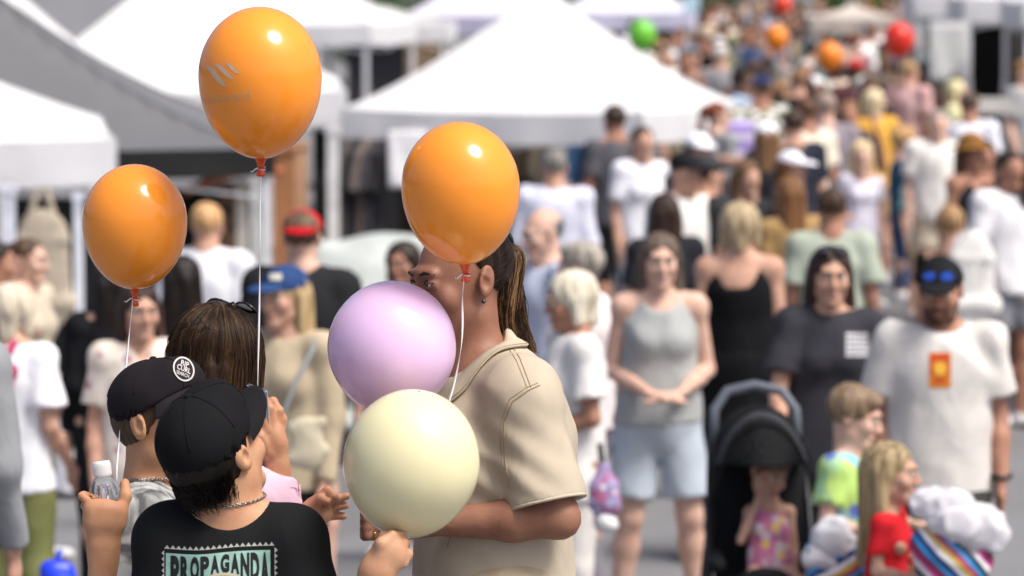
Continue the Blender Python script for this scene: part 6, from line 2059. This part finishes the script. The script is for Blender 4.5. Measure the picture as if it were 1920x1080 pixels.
def strap(name, label, pts, r, hexc, cat, body=None):
    """bag hung from a strap: pts are picture points with depth"""
    P = [at(*q) for q in pts]; base = P[-1]
    root = empty(name, base); tag(root, label, cat)
    m = MB(); m.tube([p - base for p in P], r, 6); m.build('strap', cloth(hexc), root)
    return root, base

# crossbody bag of the blonde woman
D = 13.82
rt, bs_ = strap('crossbody_bag', 'cream crossbody bag with grey strap on the beige jumper', [(592, 640, D + .10), (578, 672, D + .0), (552, 722, D - .05), (530, 775, D - .07), (540, 800, D - .07), (572, 800, D - .07)], .010, '#8b8f90', 'bag')
pr = [cone((-.05, 0, -.01), (.06, 0, .02), .022, .022, .02, flat=.6, n=(0, 1, 0)), cone((-.05, 0, -.12), (.07, 0, -.09), .026, .026, .02, flat=.6, n=(0, 1, 0)), cone((.0, 0, -.02), (.01, 0, -.10), .06, .065, .02, flat=.35, n=(0, 1, 0))]
obj('bag_body', mesh_np('bag_body', *field_mesh(pr, .01, noise=make_noise(5, 30), amp=.006)), cloth('#c9bfa5'), rt)
# carrier of the white-haired woman
D = 13.9
rt, bs_ = strap('carrier_bag', 'pink and blue patterned bag hanging beside the white-haired woman', [(1122, 810, D), (1128, 860, D), (1132, 886, D)], .018, '#2a2a2c', 'bag')
pr = [cone((0, 0, .02), (0, 0, -.06), .03, .08, .03, flat=.7, n=(0, 1, 0)), ell((0, 0, -.15), (.085, .06, .10), .03), ell((.04, 0, -.18), (.05, .05, .06), .03), ell((.0, .02, -.25), (.06, .05, .07), .03)]
obj('bag_body', mesh_np('bag_body', *field_mesh(pr, .010, noise=make_noise(8, 34), amp=.014)), cloth('#9aa6d0', pattern='tiedye', c2='#b8678c', c3='#e4e1ea', scale=1.2), rt)
pr = [ell((0, 0, 0), (.055, .05, .06), .03), ell((.02, 0, -.03), (.05, .05, .04), .03)]
o = obj('bag_tail', mesh_np('bag_tail', *field_mesh(pr, .010, noise=make_noise(9, 34), amp=.012)), cloth('#ecebea'), rt); o.location = (.01, .0, -.25)
rt.scale = (.72, .72, .72)
# patterned skirt panel bag (dark grey) behind it
# left edge: pink shoulder strap bag and bright blue carrier
rt, bs_ = strap('shoulder_bag', 'pink shoulder bag at the left edge of the picture', [(28, 640, 14.0), (14, 668, 13.98), (6, 700, 13.98)], .016, '#b5476a', 'bag')
obj('bag_body', mesh_np('bag_body', *field_mesh([ell((-.02, 0, -.05), (.06, .05, .10), .03), cone((-.06, 0, .01), (.03, 0, .01), .03, .03, .03)], .012, noise=make_noise(3, 30), amp=.008)), cloth('#b94f73'), rt)
rt, bs_ = strap('carrier_bag', 'bright blue carrier bag low at the left', [(112, 1030, 13.3), (108, 1050, 13.3), (110, 1066, 13.3)], .010, '#1f3fd0', 'bag')
obj('bag_body', mesh_np('bag_body', *field_mesh([ell((0, 0, -.10), (.075, .06, .12), .03), cone((-.04, 0, .0), (.04, 0, .0), .025, .025, .03)], .012, noise=make_noise(4, 30), amp=.012)), solid('#1d3fe0', .35), rt)
tote('white cloth tote carried by the man in navy', 1822, 430, 340, '#e9e7e2', .26, .3, .12)
# hand with small silver watch etc. are part of the figures

# ---------------------------------------------------------------- showbags
def stripes_mat(seed):
    m, nt, b = _new('showbag_print')
    tc = nt.nodes.new('ShaderNodeTexCoord'); mp = nt.nodes.new('ShaderNodeMapping'); mp.inputs['Rotation'].default_value = (0, R(-58 + 100 * (seed - 1)), 0)
    nt.links.new(tc.outputs['Object'], mp.inputs[0])
    sx = nt.nodes.new('ShaderNodeSeparateXYZ'); nt.links.new(mp.outputs[0], sx.inputs[0])
    n = _noise(nt, 6, 2); ad = nt.nodes.new('ShaderNodeMath'); ad.operation = 'MULTIPLY_ADD'; nt.links.new(n.outputs[0], ad.inputs[0]); ad.inputs[1].default_value = .03; nt.links.new(sx.outputs[0], ad.inputs[2])
    ml = nt.nodes.new('ShaderNodeMath'); ml.operation = 'MULTIPLY'; ml.inputs[1].default_value = 6.2; nt.links.new(ad.outputs[0], ml.inputs[0])
    fr = nt.nodes.new('ShaderNodeMath'); fr.operation = 'FRACT'; nt.links.new(ml.outputs[0], fr.inputs[0])
    cols = ['#e9e7ea', '#c43a86', '#7a1f3c', '#2f8fd0', '#1c2a6a', '#efeef2', '#d9b23a', '#b53a70', '#3aa0dc', '#20202a']
    r = _ramp(nt, fr.outputs[0], [(i / 10, lin(c)) for i, c in enumerate(cols)], 'CONSTANT')
    nt.links.new(r.outputs[0], b.inputs['Base Color']); b.inputs['Roughness'].default_value = .3
    w = _noise(nt, 22, 3); _bump(nt, w.outputs[0], b, .5, .02)
    return m
def crumple(seed, amp, fr):
    a, b = make_noise(seed, fr), make_noise(seed + 50, fr * 2.1)
    return lambda P: amp * (np.abs(a(P)) * 2.2 + np.abs(b(P)) * 1.0 - .6)
def white_plastic():
    return canvas('#eceaee', .3)
def showbag(label, px, py, d, w, h, seed, tops):
    p = at(px, py, d); root = empty('showbag', p); tag(root, label, 'bag', 'showbags')
    pr = [cone((0, 0, -h * .2), (0, 0, -h), w * .42, w * .52, .05, flat=.55, n=(0, 1, 0)), cone((-w * .3, 0, -.06), (w * .3, 0, -.08), .05, .06, .06)]
    obj('bag_body', mesh_np('bag_body', *field_mesh(pr, .010, disp=crumple(seed, .018, 28))), stripes_mat(seed), root)
    for k, (x, z, rx, rz_) in enumerate(tops):
        q = [ell((0, 0, 0), (rx, rx * .7, rz_), .03), ell((rx * .5, 0, -rz_ * .4), (rx * .7, rx * .6, rz_ * .7), .03)]
        o = obj('white_wrap', mesh_np('white_wrap', *field_mesh(q, .009, disp=crumple(seed * 7 + k, .017, 26))), white_plastic(), root); o.location = (x, -.02 * k, z)
showbag('striped showbag with white top held by the boy', 1572, 1010, 12.5, .22, .34, 1, [(-.02, .0, .085, .075), (-.07, -.06, .06, .06)])
showbag('striped showbag with white crinkled top held by the girl', 1786, 985, 12.05, .26, .38, 2, [(-.04, .07, .10, .07), (.08, .0, .095, .075), (-.0, .02, .09, .06)])

# ---------------------------------------------------------------- stroller with toddler
def stroller():
    p = at(1428, 1000, FP / 520); g = ground(p.x, p.y)
    root = empty('stroller', (p.x, p.y, g)); tag(root, 'black stroller with grey handle pushed towards the camera', 'stroller')
    bk, bk_lit = cloth('#17181a', .8, .4), cloth('#3b3c40', .75, .3)  # hood cloth coloured lighter than the visor for light on its top
    c = (0, .06, .80)
    # hood: two ribbed panels and a visor, thin shells
    hood = [ell(c, (.190, .30, .34), .02), ell(c, (.178, .288, .328), .003, None, '-'), half((0, 0, .95), (0, -.15, -1), .004), half((0, -.10, .9), (0, -1, .35), .004)]
    obj('hood', mesh_np('hood', *field_mesh(hood, .009)), bk_lit, root)
    vis = [ell(c, (.197, .31, .335), .02), ell(c, (.188, .300, .325), .003, None, '-'), half((0, 0, .965), (0, .0, -1), .004), half((0, -.085, .9), (0, 1, -.35), .004)]
    obj('visor', mesh_np('visor', *field_mesh(vis, .008)), bk, root)
    m = MB()
    for yy, k in ((-.085, 1.0), (.05, 1.0)):
        pts = []
        for t in np.linspace(-1.35, 1.35, 21):
            zz = .80 + .345 * math.cos(t) * math.sqrt(max(0, 1 - ((yy - .06) / .32) ** 2)); xx = .196 * math.sin(t) * math.sqrt(max(0, 1 - ((yy - .06) / .32) ** 2)); pts.append((xx, yy - .0, zz))
        m.tube(pts, .005, 6)
    m.build('hood_rib', bk, root)
    st = [cone((0, .10, .52), (0, .22, .98), .17, .16, .04, flat=.25, n=(0, 1, -.25)), cone((0, .10, .50), (0, -.16, .50), .15, .15, .04, flat=.3, n=(0, 0, 1)), cone((0, -.2, .48), (0, -.26, .22), .14, .13, .04, flat=.22, n=(0, 1, .2)),
          cone((-.165, .12, .62), (-.165, -.12, .60), .03, .03, .03), cone((.165, .12, .62), (.165, -.12, .60), .03, .03, .03)]
    obj('seat', mesh_np('seat', *field_mesh(st, .014, noise=make_noise(2, 22), amp=.005)), bk, root)
    fm = solid('#1a1b1d', .4, .3)
    for sg in (-1, 1):
        m = MB(); m.tube([(sg * .17, .30, 1.0), (sg * .18, .16, .78), (sg * .19, -.04, .50), (sg * .215, -.32, .16)], .013, 8); m.tube([(sg * .185, .1, .70), (sg * .205, .28, .40), (sg * .22, .36, .14)], .012, 8)
        m.build('frame_side', fm, root)
        for yy, r_ in ((-.32, .085), (.36, .10)):
            m = MB(); x = sg * .225
            m.tube([(x, yy + r_ * math.cos(t), r_ + .002 + r_ * math.sin(t) * .86) for t in np.linspace(0, 6.2832, 25)], .017, 8, caps=False)
            w_ = m.build('wheel', solid('#151517', .7), root)
            m = MB()
            for k in range(6):
                a = k * math.pi / 3; m.tube([(x, yy, r_), (x, yy + r_ * .9 * math.cos(a), r_ + r_ * .8 * math.sin(a))], .005, 5)
            m.build('spoke', solid('#77787a', .4, .5), w_)
    m = MB(); m.tube([(-.22, .36, .14), (.22, .36, .14)], .012, 8); m.build('axle', fm, root)
    m = MB(); m.tube([(-.215, -.32, .16), (.215, -.32, .16)], .012, 8); m.build('axle', fm, root)
    m = MB(); m.tube([(-.155, .36, .98), (-.15, .40, 1.10), (-.10, .43, 1.165), (0, .44, 1.185), (.10, .43, 1.165), (.15, .40, 1.10), (.155, .36, .98)], .019, 10); m.build('handle', solid('#5b616b', .5), root)
    r2, S2 = person(0, 0, .86, 0, 'toddler in pink floral top seated in the stroller, one arm raised', 'f', ('down', 'face'), ('sitw', 'sitw'), ('tank', '#c98aa4'), ('shorts', '#d77aa8'), ('mop', '#5a3d2a'), 'fair', None, None, lod=1, hs=.76, seed=77,
                    place=(p.x + .03, p.y - .03, g + .15), pitch=14, lean=-14, roll=14, yaw=25, tmat=cloth('#d8c3c8', pattern='floral', c2='#c97a9c', c3='#e0c060', scale=1.3), bmat=cloth('#e07ab0', pattern='floral', c2='#b9a4e0', c3='#f0d060', scale=1.2))
stroller()

# person cut by the left edge, and a few shoppers filling the gaps of the photograph
person(-150, 462, 1.68, 175, 'person in light grey top cut by the left edge, nearest the camera', s=700, sex='m', top=('long', '#8f9295'), bottom=('trousers', '#8e9296'), hair=('short', '#6b5a4a'), sk='fair', seed=91, hidden_face=True, bulk=1.1)
for o in COL.objects:
    if '_s' in o: del o['_s']
